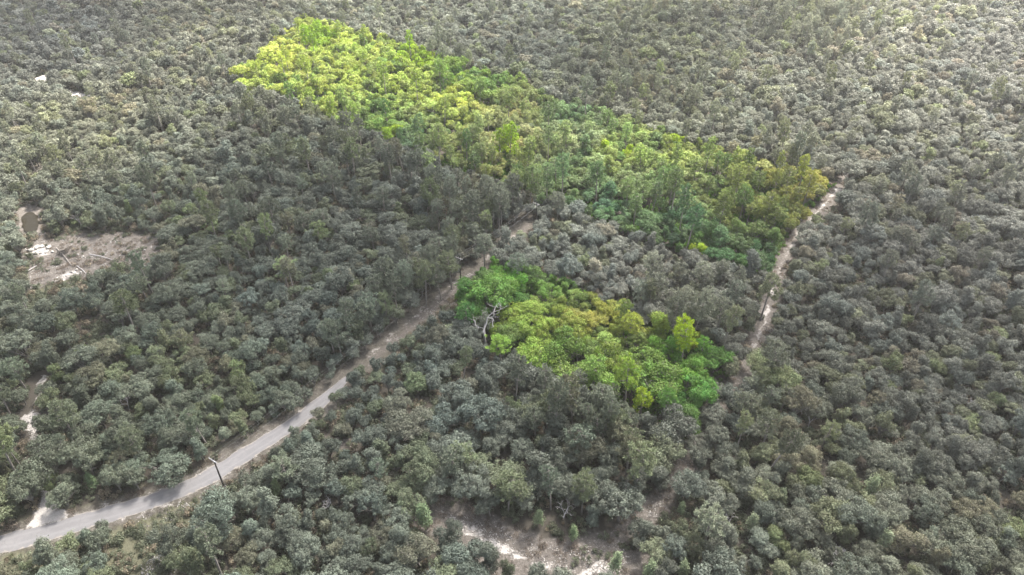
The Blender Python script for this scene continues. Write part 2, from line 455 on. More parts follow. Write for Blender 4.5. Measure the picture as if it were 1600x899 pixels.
def pine_form(seed, dens=1.0, leafw=0.085, sides=5):
    """slash pine, about 12 m tall with a loose tufted crown on a bare stem"""
    r = np.random.default_rng(seed + 500)
    H = r.uniform(10.5, 12.5); cb = H * r.uniform(0.42, 0.58); RR = r.uniform(1.7, 2.5)
    w = Wood(sides)
    lean = Vector((r.uniform(-.5, .5), r.uniform(-.5, .5), 0))
    stem = [Vector((0, 0, -.3)), Vector(lean) * .2 + Vector((0, 0, H * .35)), Vector(lean) * .6 + Vector((0, 0, H * .7)), Vector(lean) + Vector((0, 0, H * .98))]
    w.tube(stem, [0.20, 0.165, 0.11, 0.03])
    def at(z):
        t = z / H
        return Vector(lean) * t * t + Vector((0, 0, z))
    tufts = []
    nb = int(r.integers(20, 28))
    for i in range(nb):
        z = cb + (H - cb) * (i / nb) ** 0.85 * 0.96
        u = (z - cb) / (H - cb)
        prof = math.sin(math.pi * (0.18 + 0.78 * u)) ** 0.7
        ln = RR * prof * r.uniform(0.65, 1.1) + 0.25
        an = i * 2.4 + r.uniform(-.5, .5)
        dirv = Vector((math.cos(an), math.sin(an), 0))
        p0 = at(z); tip = p0 + dirv * ln + Vector((0, 0, ln * r.uniform(.1, .45)))
        pts = curved(p0, tip, (0, 0, -0.15 * ln), 3)
        w.tube(pts, [0.06, 0.045, 0.03, 0.012])
        for q in range(max(2, int(ln * 2.4))):
            t = r.uniform(0.4, 1.0)
            c = p0.lerp(tip, t) + Vector(r.normal(size=3)) * 0.22 * ln ** .5
            tufts.append((np.array(c), r.uniform(.34, .6)))
    tufts.append((np.array(at(H)), .45))
    # a few dead snags under the crown
    for _ in range(4):
        z = r.uniform(cb * .6, cb); an = r.uniform(0, 6.3); p0 = at(z)
        w.tube([p0, p0 + Vector((math.cos(an) * .9, math.sin(an) * .9, .15))], [0.03, 0.01])
    Vs, L = [], []
    for c, rad in tufts:
        n = int(34 * dens)
        d = unit(r.normal(size=(n, 3)) + np.array([0, 0, .35]))
        p = c + d * (rad * r.uniform(.2, .95, n))[:, None]
        ln = (rad * r.uniform(.5, .9, n))[:, None]
        side = unit(np.cross(d, r.normal(size=(n, 3)))) * leafw
        V = np.stack([p - d * ln * .5 - side * .5, p + side * .9, p + d * ln * .6, p - side * .9], 1).reshape(-1, 3)
        Vs.append(V); L.append(np.clip(r.normal(r.uniform(.35, .65), .18, n), 0, 1))
    V = np.concatenate(Vs); L = np.concatenate(L)
    return (V, np.arange(len(V)).reshape(-1, 4), L), w.arrays()

def sapling_form(seed):
    """slim upright young tree with large leaf sprays"""
    r = np.random.default_rng(seed + 900)
    w = Wood(5); H = 5.0
    w.tube([(0, 0, -.2), (0.05, 0, 2.5), (0, .05, H * .96)], [0.09, 0.06, 0.02])
    Vs, L, off = [], [], 0
    for i in range(34):
        z = 1.0 + 3.9 * (i / 34); rad = (0.95 * (1 - (z / H) ** 1.4) + .14) * r.uniform(.55, 1.35)
        an = i * 2.39; tip = np.array([math.cos(an) * rad, math.sin(an) * rad, z + .35])
        w.tube([(0, 0, z), tuple(tip)], [0.02, 0.008])
        n = 34
        p = tip * np.array([1, 1, 1]) + r.normal(size=(n, 3)) * np.array([.24, .24, .2]) - np.outer(r.random(n) * .5, [tip[0], tip[1], .2])
        nrm = unit(r.normal(size=(n, 3)) * .6 + np.array([math.cos(an) * .5, math.sin(an) * .5, .8]))
        V, F = leaves(p, nrm, .26, .6, r)
        Vs.append(V); L.append(np.clip(r.normal(.55, .2, n), 0, 1))
    V = np.concatenate(Vs)
    return (V, np.arange(len(V)).reshape(-1, 4), np.concatenate(L)), w.arrays()

def dead_form(seed, H=7.0, spread=0.8, twigs=3):
    """leafless forking tree"""
    r = random.Random(seed)
    w = Wood(5)
    def grow(p, d, ln, rad, lev):
        n = 3; pts = [p]; q = p.copy(); dd = d.copy()
        for _ in range(n):
            dd = (dd + Vector((r.gauss(0, .16), r.gauss(0, .16), r.gauss(0.03, .1)))).normalized()
            q = q + dd * ln / n; pts.append(q.copy())
        w.tube(pts, [rad, rad * .9, rad * .78, rad * .62])
        if lev <= 0: return
        for k in range(r.choice((2, 3, 3)) if lev > 1 else r.choice((2, 3, 4))):
            b = pts[r.choice((2, 3, 3)) if k else 3]
            side = Vector((r.gauss(0, 1), r.gauss(0, 1), r.gauss(.15, .5))).normalized()
            nd = (dd * .75 + side * spread).normalized()
            grow(b, nd, ln * r.uniform(.55, .82), max(rad * .58, .02), lev - 1)
    grow(Vector((0, 0, -.2)), Vector((r.gauss(0, .05), r.gauss(0, .05), 1)), H * .36, H * .026, twigs + 1)
    return w.arrays()

def comb(fol, wood, leafmat, barkmat, name):
    (V, F, L), (WV, WF) = fol, wood
    VV = np.concatenate([V, WV]); F2 = WF + len(V)
    mi = np.concatenate([np.zeros(len(F)), np.ones(len(F2))])
    lv = np.concatenate([L, np.full(len(F2), .5)])
    return mesh_np(name, VV, [F, F2], [leafmat, barkmat], mi, {'lv': ('FACE', lv)})

def split(fol, wood, leafmat, barkmat, name):
    (V, F, L), (WV, WF) = fol, wood
    return (mesh_np(name + '_crown', V, F, [leafmat], None, {'lv': ('FACE', L)}), mesh_np(name + '_trunk', WV, WF, [barkmat], smooth=True))

NO, NP = 14, 7
OAK_NEAR = [split(*oak_form(i, 0.21, 1.15), M_LEAF, M_BARK, 'oak') for i in range(NO)]
PINE_NEAR = [split(*pine_form(i, 1.35, .075), M_NEEDLE, M_PBARK, 'pine') for i in range(NP)]
OAK_MID = [comb(*oak_form(21 + i, 0.28, 1.1, 4), M_LEAF, M_BARK, 'oak_mid') for i in range(NO)]
OAK_FAR = [comb(*oak_form(42 + i, 0.42, 1.1, 3), M_LEAF, M_BARK, 'oak_far') for i in range(NO)]
PINE_FAR = [comb(*pine_form(40 + i, .8, .12, 4), M_NEEDLE, M_PBARK, 'pine_far') for i in range(NP)]

# ------------------------------------------------------------------ ground sheet with its soil masks
def smooth01(x): x = np.clip(x, 0, 1); return x * x * (3 - 2 * x)

YB = ground(480, 640)[1]
def masks(x, y):
    n = vnoise(x, y, 6.0) - .5; n2 = vnoise(x, y, 2.2) - .5
    soil = np.zeros_like(x); sand = np.zeros_like(x); grass = np.zeros_like(x)
    dt = d_poly_edge(x, y, track_c, False)
    soil = np.maximum(soil, smooth01((3.4 + n * 2 - dt) / 2.2))
    sand = np.maximum(sand, 0.55 * smooth01((1.1 + n2 - dt) / 1.0))
    far_track = y > ground(0, 560)[1]
    sand = np.where(far_track, np.maximum(sand, .62 * smooth01((1.8 + n2 * 2 - dt) / 1.8)), sand * .55)
    dr = d_poly_edge(x, y, road_c, False)
    soil = np.maximum(soil, .62 * smooth01((6.5 + n * 3 - dr) / 3))
    grass = np.maximum(grass, .55 * smooth01((8.5 + n * 5 - dr) / 4))
    sand = np.where(y < YB, np.maximum(sand, .50 * smooth01((3.9 + n2 * 2 - dr) / 1.4)), np.maximum(sand, .54 * smooth01((1.9 + n2 * 2 - dr) / 1.6)))
    dd = d_poly_edge(x, y, drive_c, False)
    sand = np.maximum(sand, .62 * smooth01((1.5 + n2 * 1.5 - dd) / 1.2))
    db = d_poly_edge(x, y, bottom_c, False)
    soil = np.maximum(soil, smooth01((7 + n * 3 - db) / 3))
    sand = np.maximum(sand, .70 * smooth01((2.2 + n2 * 2.5 - db) / 2.4))
    for k in ('bottom', 'bare_mid', 'track_a', 'track_b', 'track_c', 'track_d', 'clearing_left', 'road_side', 'cut_a', 'cut_b'):
        sd = sd_poly(x, y, OPEN_W[k])
        soil = np.maximum(soil, smooth01((1.5 + n2 * 2 - sd) / 2.5) * (0.85 if k != 'cut_a' else .8))
    for k, a in (('driveway', .95), ('gate', .8), ('sand_far_a', 1.1), ('sand_far_b', .95), ('sand_far_c', .9), ('sand_far_d', .6)):
        sd = sd_poly(x, y, OPEN_W[k])
        sand = np.maximum(sand, a * .8 * smooth01((1.3 + n2 * 1.5 - sd) / 2.2))
    for pts, a in (([(40, 402), (52, 380), (64, 382), (80, 386), (84, 398), (60, 402)], .84), ([(74, 440), (96, 424), (122, 418), (128, 428), (100, 442), (60, 448)], .85),
                   ([(118, 394), (140, 398), (170, 408), (176, 412), (140, 406), (118, 402)], .8), ([(80, 470), (100, 462), (118, 452), (110, 466), (92, 474)], .7),
                   ([(908, 885), (930, 878), (975, 880), (976, 905), (912, 905)], 1.15), ([(740, 838), (790, 852), (850, 880), (838, 888), (780, 866), (745, 848)], 1.05),
                   ([(284, 892), (300, 872), (310, 880), (300, 905), (270, 905)], .7), ([(300, 745), (316, 736), (322, 752), (312, 768), (304, 760)], .7)):
        sd = sd_poly(x, y, gpoly(pts)); sand = np.maximum(sand, a * .78 * smooth01((1.1 + n2 * 2.4 - sd) / 2.6))
    sd = sd_poly(x, y, gpoly([(40, 462), (56, 446), (90, 444), (124, 432), (128, 440), (96, 458), (60, 470)]))
    g2 = smooth01((1.0 - sd) / 1.5); grass = np.maximum(grass, g2); soil = soil * (1 - g2)
    sd = sd_poly(x, y, gpoly([(0, 868), (60, 860), (200, 822), (330, 770), (380, 770), (330, 800), (300, 860), (300, 905), (0, 905)])); g3 = smooth01((1.5 - sd) / 2.5)
    grass = np.maximum(grass, .85 * g3); soil = np.where(g3 > .3, soil * .6, soil)
    return soil, sand, grass

def relief(x, y):
    return 0.35 * (vnoise(x, y, 14.0) - .5) * smooth01((d_poly_edge(x, y, road_c, False) - 3.2) / 4) - 0.02

def grid_mesh(name, x0, x1, y0, y1, st, mat, hole=None):
    xs = np.arange(x0, x1 + .01, st); ys = np.arange(y0, y1 + .01, st)
    X, Y = np.meshgrid(xs, ys)
    Z = relief(X, Y)
    so, sa, gr = masks(X, Y)
    nx, ny = len(xs), len(ys)
    I = np.arange(nx * ny).reshape(ny, nx)
    F = np.stack([I[:-1, :-1], I[:-1, 1:], I[1:, 1:], I[1:, :-1]], -1).reshape(-1, 4)
    V = np.stack([X, Y, Z], -1).reshape(-1, 3)
    # outer apron out to the horizon
    B = 9000.0
    ring = [I[0, 0], I[0, -1], I[-1, -1], I[-1, 0]]
    A = np.array([[-B, -B, -.02], [B, -B, -.02], [B, B, -.02], [-B, B, -.02]]); n0 = len(V)
    V = np.concatenate([V, A])
    big = [[ring[0], n0, n0 + 1, ring[1]], [ring[1], n0 + 1, n0 + 2, ring[2]], [ring[2], n0 + 2, n0 + 3, ring[3]], [ring[3], n0 + 3, n0, ring[0]]]
    V[[I[0, 0], I[0, -1], I[-1, -1], I[-1, 0]], 2] = -.02
    z4 = np.zeros(4)
    return mesh_np(name, V, [F, np.array(big)], [mat], None, {'soil': ('POINT', np.r_[so.ravel(), z4]), 'sand': ('POINT', np.r_[sa.ravel(), z4]), 'grass': ('POINT', np.r_[gr.ravel(), z4])}, smooth=True)

g = link('ground', grid_mesh('ground', -420, 420, -40, 640, 1.25, M_SOIL)); tag(g, 'flat forest floor of brown leaf litter and grey sand', kind='structure')

# asphalt road as a crowned sheet
def resample(P, step):
    P = np.asarray(P); d = np.r_[0, np.cumsum(np.hypot(*(P[1:] - P[:-1]).T))]
    # Catmull smoothing by dense interpolation then averaging
    t = np.arange(0, d[-1], step)
    Q = np.stack([np.interp(t, d, P[:, 0]), np.interp(t, d, P[:, 1])], 1)
    for _ in range(12): Q[1:-1] = .25 * Q[:-2] + .5 * Q[1:-1] + .25 * Q[2:]
    return Q
RQ = resample(road_c, .6)
for _ in range(60): RQ[1:-1] = .25 * RQ[:-2] + .5 * RQ[1:-1] + .25 * RQ[2:]
def strip(name, Q, half, mat, z, nacross=10):
    T = np.gradient(Q, axis=0); T /= np.linalg.norm(T, axis=1, keepdims=True); Nn = np.stack([-T[:, 1], T[:, 0]], 1)
    u = np.linspace(-1, 1, nacross + 1)
    hw = half if np.ndim(half) else np.full(len(Q), half)
    P = Q[:, None, :] + Nn[:, None, :] * u[None, :, None] * hw[:, None, None]
    Z = z + 0.06 * (1 - u[None, :] ** 2) + 0 * P[..., 0]
    V = np.concatenate([P, Z[..., None]], -1).reshape(-1, 3)
    I = np.arange(len(Q) * (nacross + 1)).reshape(len(Q), -1)
    F = np.stack([I[:-1, :-1], I[:-1, 1:], I[1:, 1:], I[1:, :-1]], -1).reshape(-1, 4)
    return mesh_np(name, V, F, [mat], None, {'across': ('POINT', np.tile(u, len(Q)))}, smooth=True)
cut = int(np.argmin(np.hypot(*(RQ - np.array(ground(556, 578))).T)))
hw = ROAD_HALF + .5 * (vnoise(RQ[:cut, 0], RQ[:cut, 1], 2.2) - .5) + .5 * (vnoise(RQ[:cut, 0], RQ[:cut, 1], 7.0) - .5) - np.linspace(0, .5, cut)
hw = hw * np.clip((cut - np.arange(cut)) * .6 / 16.0, .04, 1.0) ** .6
rd = link('road', strip('road', RQ[:cut], hw, M_ASPH, 0.03)); tag(rd, 'narrow grey asphalt road bending up through the woods', kind='structure')

# white sand drive joining the road, dirt track, pond : thin sheets of their own
def blob_sheet(name, pts_px, mat, z, wob=.5, n=5):
    P = resample(np.vstack([gpoly(pts_px), gpoly(pts_px[:1])]), .6)
    c = P.mean(0)
    P = P + (P - c) / np.linalg.norm(P - c, axis=1, keepdims=True) * (wob * (vnoise(P[:, 0], P[:, 1], 1.3) - .5))[:, None]
    V = [(*c, z)]; V += [(*p, z) for p in P]
    F = [(0, i + 1, (i + 1) % len(P) + 1) for i in range(len(P))]
    return mesh_np(name, np.array(V), np.array(F), [mat])
dme = blob_sheet('driveway', [(30, 838), (50, 808), (64, 772), (62, 742), (70, 742), (80, 772), (92, 790), (122, 808), (110, 822), (74, 832)], M_SOIL, 0.05, 1.0)
for _n, _c, _e in (('sand', 1.35, .34), ('soil', .9, .75), ('grass', 0, 0)):
    _a = dme.attributes.new(_n, 'FLOAT', 'POINT'); _v = np.full(len(dme.vertices), _e, dtype=np.float32); _v[0] = _c; _a.data.foreach_set('value', _v)
dv = link('driveway', dme); tag(dv, 'white sand driveway mouth joining the asphalt road', kind='structure')
pd = link('pond', blob_sheet('pond', [(35, 338), (46, 331), (58, 336), (63, 350), (58, 362), (40, 366), (34, 352)], M_WATER, 0.24, .8)); tag(pd, 'small dark brown pond in the clearing', kind='structure')


# ------------------------------------------------------------------ unseen clouds added overhead to throw the broad soft shade
def shade_cloud(cx, cy, rx, ry, height, seed):
    r = np.random.default_rng(seed)
    base = Vector((cx, cy, 0)) + SUN_DIR * (height / SUN_DIR.z)
    n = 64; m = 28
    th = np.linspace(0, 2 * math.pi, n, endpoint=False); ph = np.linspace(0.02, math.pi - .02, m)
    T, Pp = np.meshgrid(th, ph)
    d = np.stack([np.sin(Pp) * np.cos(T), np.sin(Pp) * np.sin(T), np.cos(Pp)], -1)
    k = np.ones(T.shape)
    for f, a in ((2, .2), (4, .14), (7, .08), (12, .05)):
        o = r.uniform(0, 9, 3)
        k += a * np.sin(d[..., 0] * f + o[0]) * np.sin(d[..., 1] * f + o[1]) + a * .6 * np.cos(d[..., 2] * f + o[2])
    V = (d * k[..., None] * np.array([rx, ry, 26]) + np.array(base)).reshape(-1, 3)
    I = np.arange(n * m).reshape(m, n)
    F = np.stack([I[:-1], np.roll(I[:-1], -1, 1), np.roll(I[1:], -1, 1), I[1:]], -1).reshape(-1, 4)
    return mesh_np('shade_cloud', V, F, [M_CLOUD], smooth=True)
M_CLOUD, nt, bs, out = new_mat('cloud_vapour')
trn = N(nt, 'ShaderNodeBsdfTransparent'); tl = N(nt, 'ShaderNodeBsdfTranslucent'); tl.inputs['Color'].default_value = (.95, .96, 1, 1)
mx = N(nt, 'ShaderNodeMixShader'); mx.inputs[0].default_value = 0.40
nt.links.new(trn.outputs[0], mx.inputs[1]); nt.links.new(tl.outputs[0], mx.inputs[2]); nt.links.new(mx.outputs[0], out.inputs['Surface'])
nt.nodes.remove(bs)
shade = [((760, 700), 150, 62), ((430, 420), 78, 62), ((70, 50), 70, 50), ((880, 110), 48, 42), ((1470, 470), 85, 62), ((1090, 45), 34, 44)]
for i, ((px, py), rx, ry) in enumerate(shade):
    gx, gy = ground(px, py)
    c = link('shade_cloud', shade_cloud(gx, gy, rx, ry, 620, i)); tag(c, kind='structure')

M_HAZE, nt, bs, out = new_mat('haze_air')
nt.nodes.remove(bs)
pv = N(nt, 'ShaderNodeVolumePrincipled'); pv.inputs['Density'].default_value = 0.00012; pv.inputs['Color'].default_value = (.93, .94, .92, 1); pv.inputs['Anisotropy'].default_value = 0.3
nt.links.new(pv.outputs[0], out.inputs['Volume'])
HV = np.array([(a * 9200, b * 9200, c) for a in (-1, 1) for b in (-1, 1) for c in (-1.5, 124)])
tag(link('haze', mesh_np('haze', HV, np.array([(0, 1, 3, 2), (4, 6, 7, 5), (0, 4, 5, 1), (2, 3, 7, 6), (0, 2, 6, 4), (1, 5, 7, 3)]), [M_HAZE])), 'thin pale haze in the air over the woods', kind='stuff')

# ------------------------------------------------------------------ tree colours
GREEN = [((475, 50), (176, 186, 78)), ((430, 90), (182, 188, 66)), ((550, 110), (168, 184, 66)), ((650, 130), (160, 180, 66)), ((720, 110), (120, 160, 46)), ((770, 135), (100, 145, 46)),
         ((395, 125), (160, 176, 70)), ((500, 170), (152, 166, 64)), ((600, 190), (120, 150, 66)), ((720, 160), (170, 185, 66)), ((640, 225), (95, 125, 88)), ((690, 240), (140, 156, 92)), ((790, 210), (160, 172, 122)),
         ((800, 170), (140, 150, 88)), ((890, 185), (100, 138, 92)), ((900, 220), (140, 158, 108)), ((980, 245), (140, 166, 70)), ((1060, 235), (130, 152, 60)), ((1150, 262), (146, 160, 76)),
         ((1250, 292), (150, 152, 62)), ((880, 290), (112, 142, 90)), ((940, 320), (86, 132, 94)), ((1060, 345), (76, 120, 88)), ((1000, 290), (120, 146, 92)), ((1150, 320), (136, 148, 72)),
         ((1230, 345), (116, 130, 56)), ((1180, 400), (62, 112, 60)), ((1110, 385), (90, 130, 70)), ((790, 265), (136, 146, 84)), ((1090, 290), (120, 142, 80)),
         ((725, 475), (76, 132, 56)), ((800, 435), (80, 144, 50)), ((860, 450), (104, 150, 70)), ((830, 500), (130, 160, 56)), ((815, 535), (112, 154, 56)), ((920, 500), (158, 168, 72)),
         ((990, 510), (142, 162, 56)), ((900, 550), (122, 160, 60)), ((960, 560), (96, 126, 60)), ((1080, 530), (98, 160, 46)), ((1040, 560), (78, 132, 48)), ((1080, 585), (100, 152, 50)),
         ((1120, 560), (86, 136, 50)), ((1000, 610), (128, 162, 46)), ((1065, 625), (62, 112, 48)), ((900, 590), (112, 154, 50))]
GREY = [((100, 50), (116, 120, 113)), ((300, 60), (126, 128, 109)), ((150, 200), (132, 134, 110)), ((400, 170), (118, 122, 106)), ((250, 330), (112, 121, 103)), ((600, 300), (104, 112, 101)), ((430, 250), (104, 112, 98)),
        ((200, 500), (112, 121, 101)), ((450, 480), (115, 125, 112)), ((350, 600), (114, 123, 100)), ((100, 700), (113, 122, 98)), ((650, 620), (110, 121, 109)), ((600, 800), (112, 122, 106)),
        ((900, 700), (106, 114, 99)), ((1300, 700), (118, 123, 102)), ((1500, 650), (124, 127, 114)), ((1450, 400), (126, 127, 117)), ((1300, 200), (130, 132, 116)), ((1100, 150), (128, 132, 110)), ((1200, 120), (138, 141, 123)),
        ((1400, 60), (158, 158, 141)), ((1560, 100), (148, 148, 136)), ((800, 60), (128, 134, 118)), ((600, 30), (134, 139, 120)), ((1020, 60), (124, 129, 102)), ((900, 380), (136, 142, 129)), ((1000, 440), (138, 140, 128)), ((1080, 500), (124, 127, 113)), ((1500, 850), (118, 123, 101))]  # regional leaf tone; upper-right entries also carry the sun patch as paler colour
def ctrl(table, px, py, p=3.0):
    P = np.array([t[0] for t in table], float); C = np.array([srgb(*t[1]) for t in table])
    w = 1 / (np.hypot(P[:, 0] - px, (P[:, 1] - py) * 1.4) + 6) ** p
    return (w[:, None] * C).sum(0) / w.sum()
LUM = np.array([.2126, .7152, .0722])
YELLOW_SPOTS = [(795, 224, 20), (940, 232, 14), (980, 240, 10), (1062, 218, 12), (1091, 389, 10), (1200, 426, 15), (610, 208, 10), (500, 60, 25), (650, 90, 26), (1075, 525, 24), (1005, 625, 26)]

def tree_colour(px, py, kind, r):
    green = in_poly(px, py, PARCEL_FAR) | in_poly(px, py, PARCEL_NEAR)
    if green:
        c = ctrl(GREEN, px, py, 2.8) * (0.98 if in_poly(px, py, PARCEL_NEAR) else .84); c = c * .9 + (c @ LUM) * .1
        spot = any((px - a) ** 2 + ((py - b) * 1.3) ** 2 < q * q for a, b, q in YELLOW_SPOTS)
        if spot: c = np.array(srgb(144, 172, 44)) * .85
        elif r.random() < .13: c = c * .55 + np.array(srgb(104, 124, 84)) * .3
        elif r.random() < .10: c = c * .45 + np.array(srgb(66, 116, 66)) * .35
        c = c * math.exp(r.gauss(0, .13))
        c = c * (np.array([1.17, 1, .92]) if in_poly(px, py, PARCEL_NEAR) else np.array([.98 + .12 * min(1, max(0, (px - 560) / 200)), 1, .97])) * np.array([math.exp(r.gauss(0, .035)), 1, math.exp(r.gauss(0, .10))])
        if kind == 'pine': c = c * np.array([1.0, 1.06, 1.0]) + np.array([.004, .008, .004])
        return c, True
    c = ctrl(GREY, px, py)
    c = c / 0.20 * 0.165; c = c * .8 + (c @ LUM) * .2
    t = r.random()
    if t < .16: c = c * np.array([1.04, 1.06, .84])          # olive
    elif t < .30: c = c * np.array([.93, .99, 1.02])           # blue grey
    elif t < .36: c = c * np.array([1.16, 1.04, .94])          # tan
    elif t < .39: c = c * np.array([1.06, 1.16, .76])           # fresh green
    c = c * math.exp(r.gauss(0, .17))
    if kind == 'pine': c = c * np.array([1.08, 1.10, .98])
    return c, False

# ------------------------------------------------------------------ where the trees stand
PINEZ = [((760, 270), 120, 60, .34), ((700, 330), 90, 60, .30), ((560, 260), 130, 60, .20), ((1120, 480), 80, 45, .42), ((1050, 470), 60, 40, .30), ((1180, 300), 110, 55, .42), ((1040, 320), 60, 40, .20),
         ((1270, 35), 70, 40, .55), ((930, 660), 90, 60, .42), ((1010, 700), 60, 50, .34), ((700, 110), 50, 40, .10), ((1380, 330), 90, 60, .24), ((430, 180), 80, 50, .20), ((120, 260), 120, 60, .16),
         ((60, 430), 70, 60, .22), ((150, 470), 80, 50, .22), ((1210, 620), 70, 60, .22), ((380, 360), 120, 60, .14), ((1000, 150), 120, 60, .10), ((700, 700), 40, 40, .2), ((1500, 330), 90, 80, .12)]
def pine_prob(px, py):
    p = 0.02
    for (a, b), sx, sy, w_ in PINEZ:
        p = max(p, 1.25 * w_ * math.exp(-(((px - a) / sx) ** 2 + ((py - b) / sy) ** 2)))
    return p

rr = random.Random(5)
trees = []
CELL = 5.0
hashg = {}
def near_free(x, y, r, f):
    ci, cj = int(x // CELL), int(y // CELL)
    for i in (-1, 0, 1):
        for j in (-1, 0, 1):
            for (a, b, q) in hashg.get((ci + i, cj + j), ()):
                if (a - x) ** 2 + (b - y) ** 2 < (f * (q + r)) ** 2: return False
    return True
def put(x, y, r): hashg.setdefault((int(x // CELL), int(y // CELL)), []).append((x, y, r))

OPEN_LIST = list(OPEN.items())
OPEN_BOX = {k: (min(p[0] for p in v), max(p[0] for p in v), min(p[1] for p in v), max(p[1] for p in v)) for k, v in OPEN_LIST}
def specials():
    out = []
    for (px, py, h, sp_) in DEAD_AT:
        x, y = ground(px, py); out.append((x, y, h))
    for (px, py, sc_, c_) in SAP_AT:
        x, y = ground(px, py); out.append((x, y, 5 * sc_))
    for (px, py) in POLES[:2]:
        x, y = ground(px, py); out.append((x, y, 8.4))
    return [(y, proj(x, y, .25 * h)[:2], proj(x, y, h)[:2]) for x, y, h in out]
def hides_special(x, y, h, r):
    px, py, f = proj(x, y, h * .7); s = FPX / f * r
    for yy, a, b in SPEC:
        if y > yy + .5: continue
        vx, vy = b[0] - a[0], b[1] - a[1]
        t = min(1, max(0, ((px - a[0]) * vx + (py - a[1]) * vy) / (vx * vx + vy * vy + 1e-9)))
        if math.hypot(px - a[0] - t * vx, py - a[1] - t * vy) < s * .95: return True
    return False
def blocked(x, y, h, r):
    """a crown may not hide or stand in the openings the photograph shows"""
    for z in (0.0, h * .35, h * .62, h * .95):
        px, py, f = proj(x, y, z)
        s = FPX / f * r * (0.0 if z == 0 else .62)
        for qx, qy in ((px, py), (px - s, py), (px + s, py)):
            if road_mask_px(qx, qy): return True
            for k, v in OPEN_LIST:
                b = OPEN_BOX[k]
                if b[0] <= qx <= b[1] and b[2] <= qy <= b[3] and in_poly(qx, qy, v): return True
    return False
XY = []
NC = 75000
ys = rng.uniform(34, 600, NC * 2); xs = rng.uniform(-430, 430, NC * 2)
fwd = ys * cp + 120 * sp
ok = np.abs(xs) < 0.74 * fwd + 14
xs, ys = xs[ok][:NC], ys[ok][:NC]
dR = d_poly_edge(xs, ys, road_c, False); dT = d_poly_edge(xs, ys, track_c, False); dD = d_poly_edge(xs, ys, drive_c, False); dB = d_poly_edge(xs, ys, bottom_c, False)
SZ = vnoise(xs, ys, 26.0)
DEAD_AT = [(757, 541, 14.0, .85), (243, 872, 3.0, 1.2), (880, 812, 5.2, .9), (362, 300, 6.5, .8), (515, 795, 5.0, .9), (1306, 884, 6.0, .6), (1270, 180, 0, 0), (1140, 822, 4.6, .7), (866, 640, 0, 0), (1262, 668, 5.0, .5), (1505, 640, 5.0, .7), (1110, 288, 7.5, .6), (1180, 282, 8.0, .4), (202, 640, 4.5, .7), (128, 355, 5.0, .7)]
DEAD_AT = [d for d in DEAD_AT if d[2] > 0]
SAP_AT = [(668, 826, 1.5, (112, 138, 84)), (840, 822, .95, (130, 150, 96)), (896, 846, .85, (120, 146, 84)), (957, 895, 1.15, (128, 150, 96)), (1012, 905, 1.2, (128, 148, 96)), (1066, 904, 1.0, (132, 150, 100)), (1172, 832, 1.15, (134, 148, 104)), (1062, 806, .8, (130, 150, 96)),
          (1352, 778, 1.3, (132, 150, 98)), (1372, 866, 1.3, (134, 148, 104)), (262, 548, 1.35, (128, 136, 88)), (436, 778, 1.0, (118, 140, 80)), (204, 336, 1.1, (120, 142, 80)), (150, 764, .9, (110, 140, 84)), (1218, 790, 1.0, (118, 134, 92))]
for (px, py, h, s) in DEAD_AT:
    x, y = ground(px, py); put(x, y, 1.9 if h > 6 else 1.4)
for (px, py, s, c) in SAP_AT:
    x, y = ground(px, py); put(x, y, 1.3)
POLES = [(349, 758), (720, 439), (838, 352)]
for (px, py) in POLES:
    x, y = ground(px, py); put(x, y, 1.8)
Y_BEND = ground(480, 650)[1]
SPEC = specials()
for i in range(len(xs)):
    x, y = float(xs[i]), float(ys[i])
    if dR[i] < (4.0 if y < Y_BEND else 1.9) or dD[i] < 1.2 or dT[i] < (1.6 if y > 150 else 1.0) or dB[i] < 2.4: continue
    gx, gy, _ = proj(x, y, 6.0)
    pine = rr.random() < pine_prob(gx, gy)
    if pine:
        s = rr.uniform(.78, 1.22); r = 1.75 * s; h = 11 * s; f = .62
    else:
        s = (.52 + .62 * SZ[i]) * math.exp(rr.gauss(0, .25)); s = min(max(s, .38), 1.7)
        if rr.random() < .05: s = min(s * 1.35, 1.8)
        if in_poly(gx, gy, PARCEL_NEAR): s = min(s * 1.4, 2.3)
        elif 640 < gx < 1060 and 560 < gy < 800: s = min(s * 1.22, 2.1)
        r = 2.5 * s; h = 5.4 * s ** .75; f = .60
    if not near_free(x, y, r, f): continue
    if y < 330 or gx < 180 or 1280 < gx < 1480:
        if blocked(x, y, h, r) or hides_special(x, y, h, r): continue
    # fewer trees let the floor show near the tracks
    put(x, y, r)
    hx, hy, dep = proj(x, y, h * .72)
    trees.append(dict(x=x, y=y, s=s, r=r, h=h, kind='pine' if pine else 'oak', px=hx, py=hy, dep=dep, rz=rr.uniform(0, 6.283)))
# particular pines the photograph shows by themselves
for (px, py, s) in [(1188, 500, 1.35), (1136, 502, 1.15), (690, 470, 1.0), (666, 480, 1.05), (706, 452, 1.2), (622, 500, .95), (1120, 450, 1.0), (1048, 545, 1.2), (1060, 570, 1.1), (865, 690, 1.25), (910, 735, 1.2), (990, 775, 1.25), (955, 700, 1.1), (725, 745, 1.1), (1195, 745, 1.1), (1000, 280, 1.1), (1046, 345, 1.2)]:
    x, y = ground(px, py)
    hx, hy, dep = proj(x, y, 11 * s * .8)
    trees.append(dict(x=x, y=y, s=s, r=1.75 * s, h=11 * s, kind='pine', px=hx, py=hy, dep=dep, rz=rr.uniform(0, 6.283)))

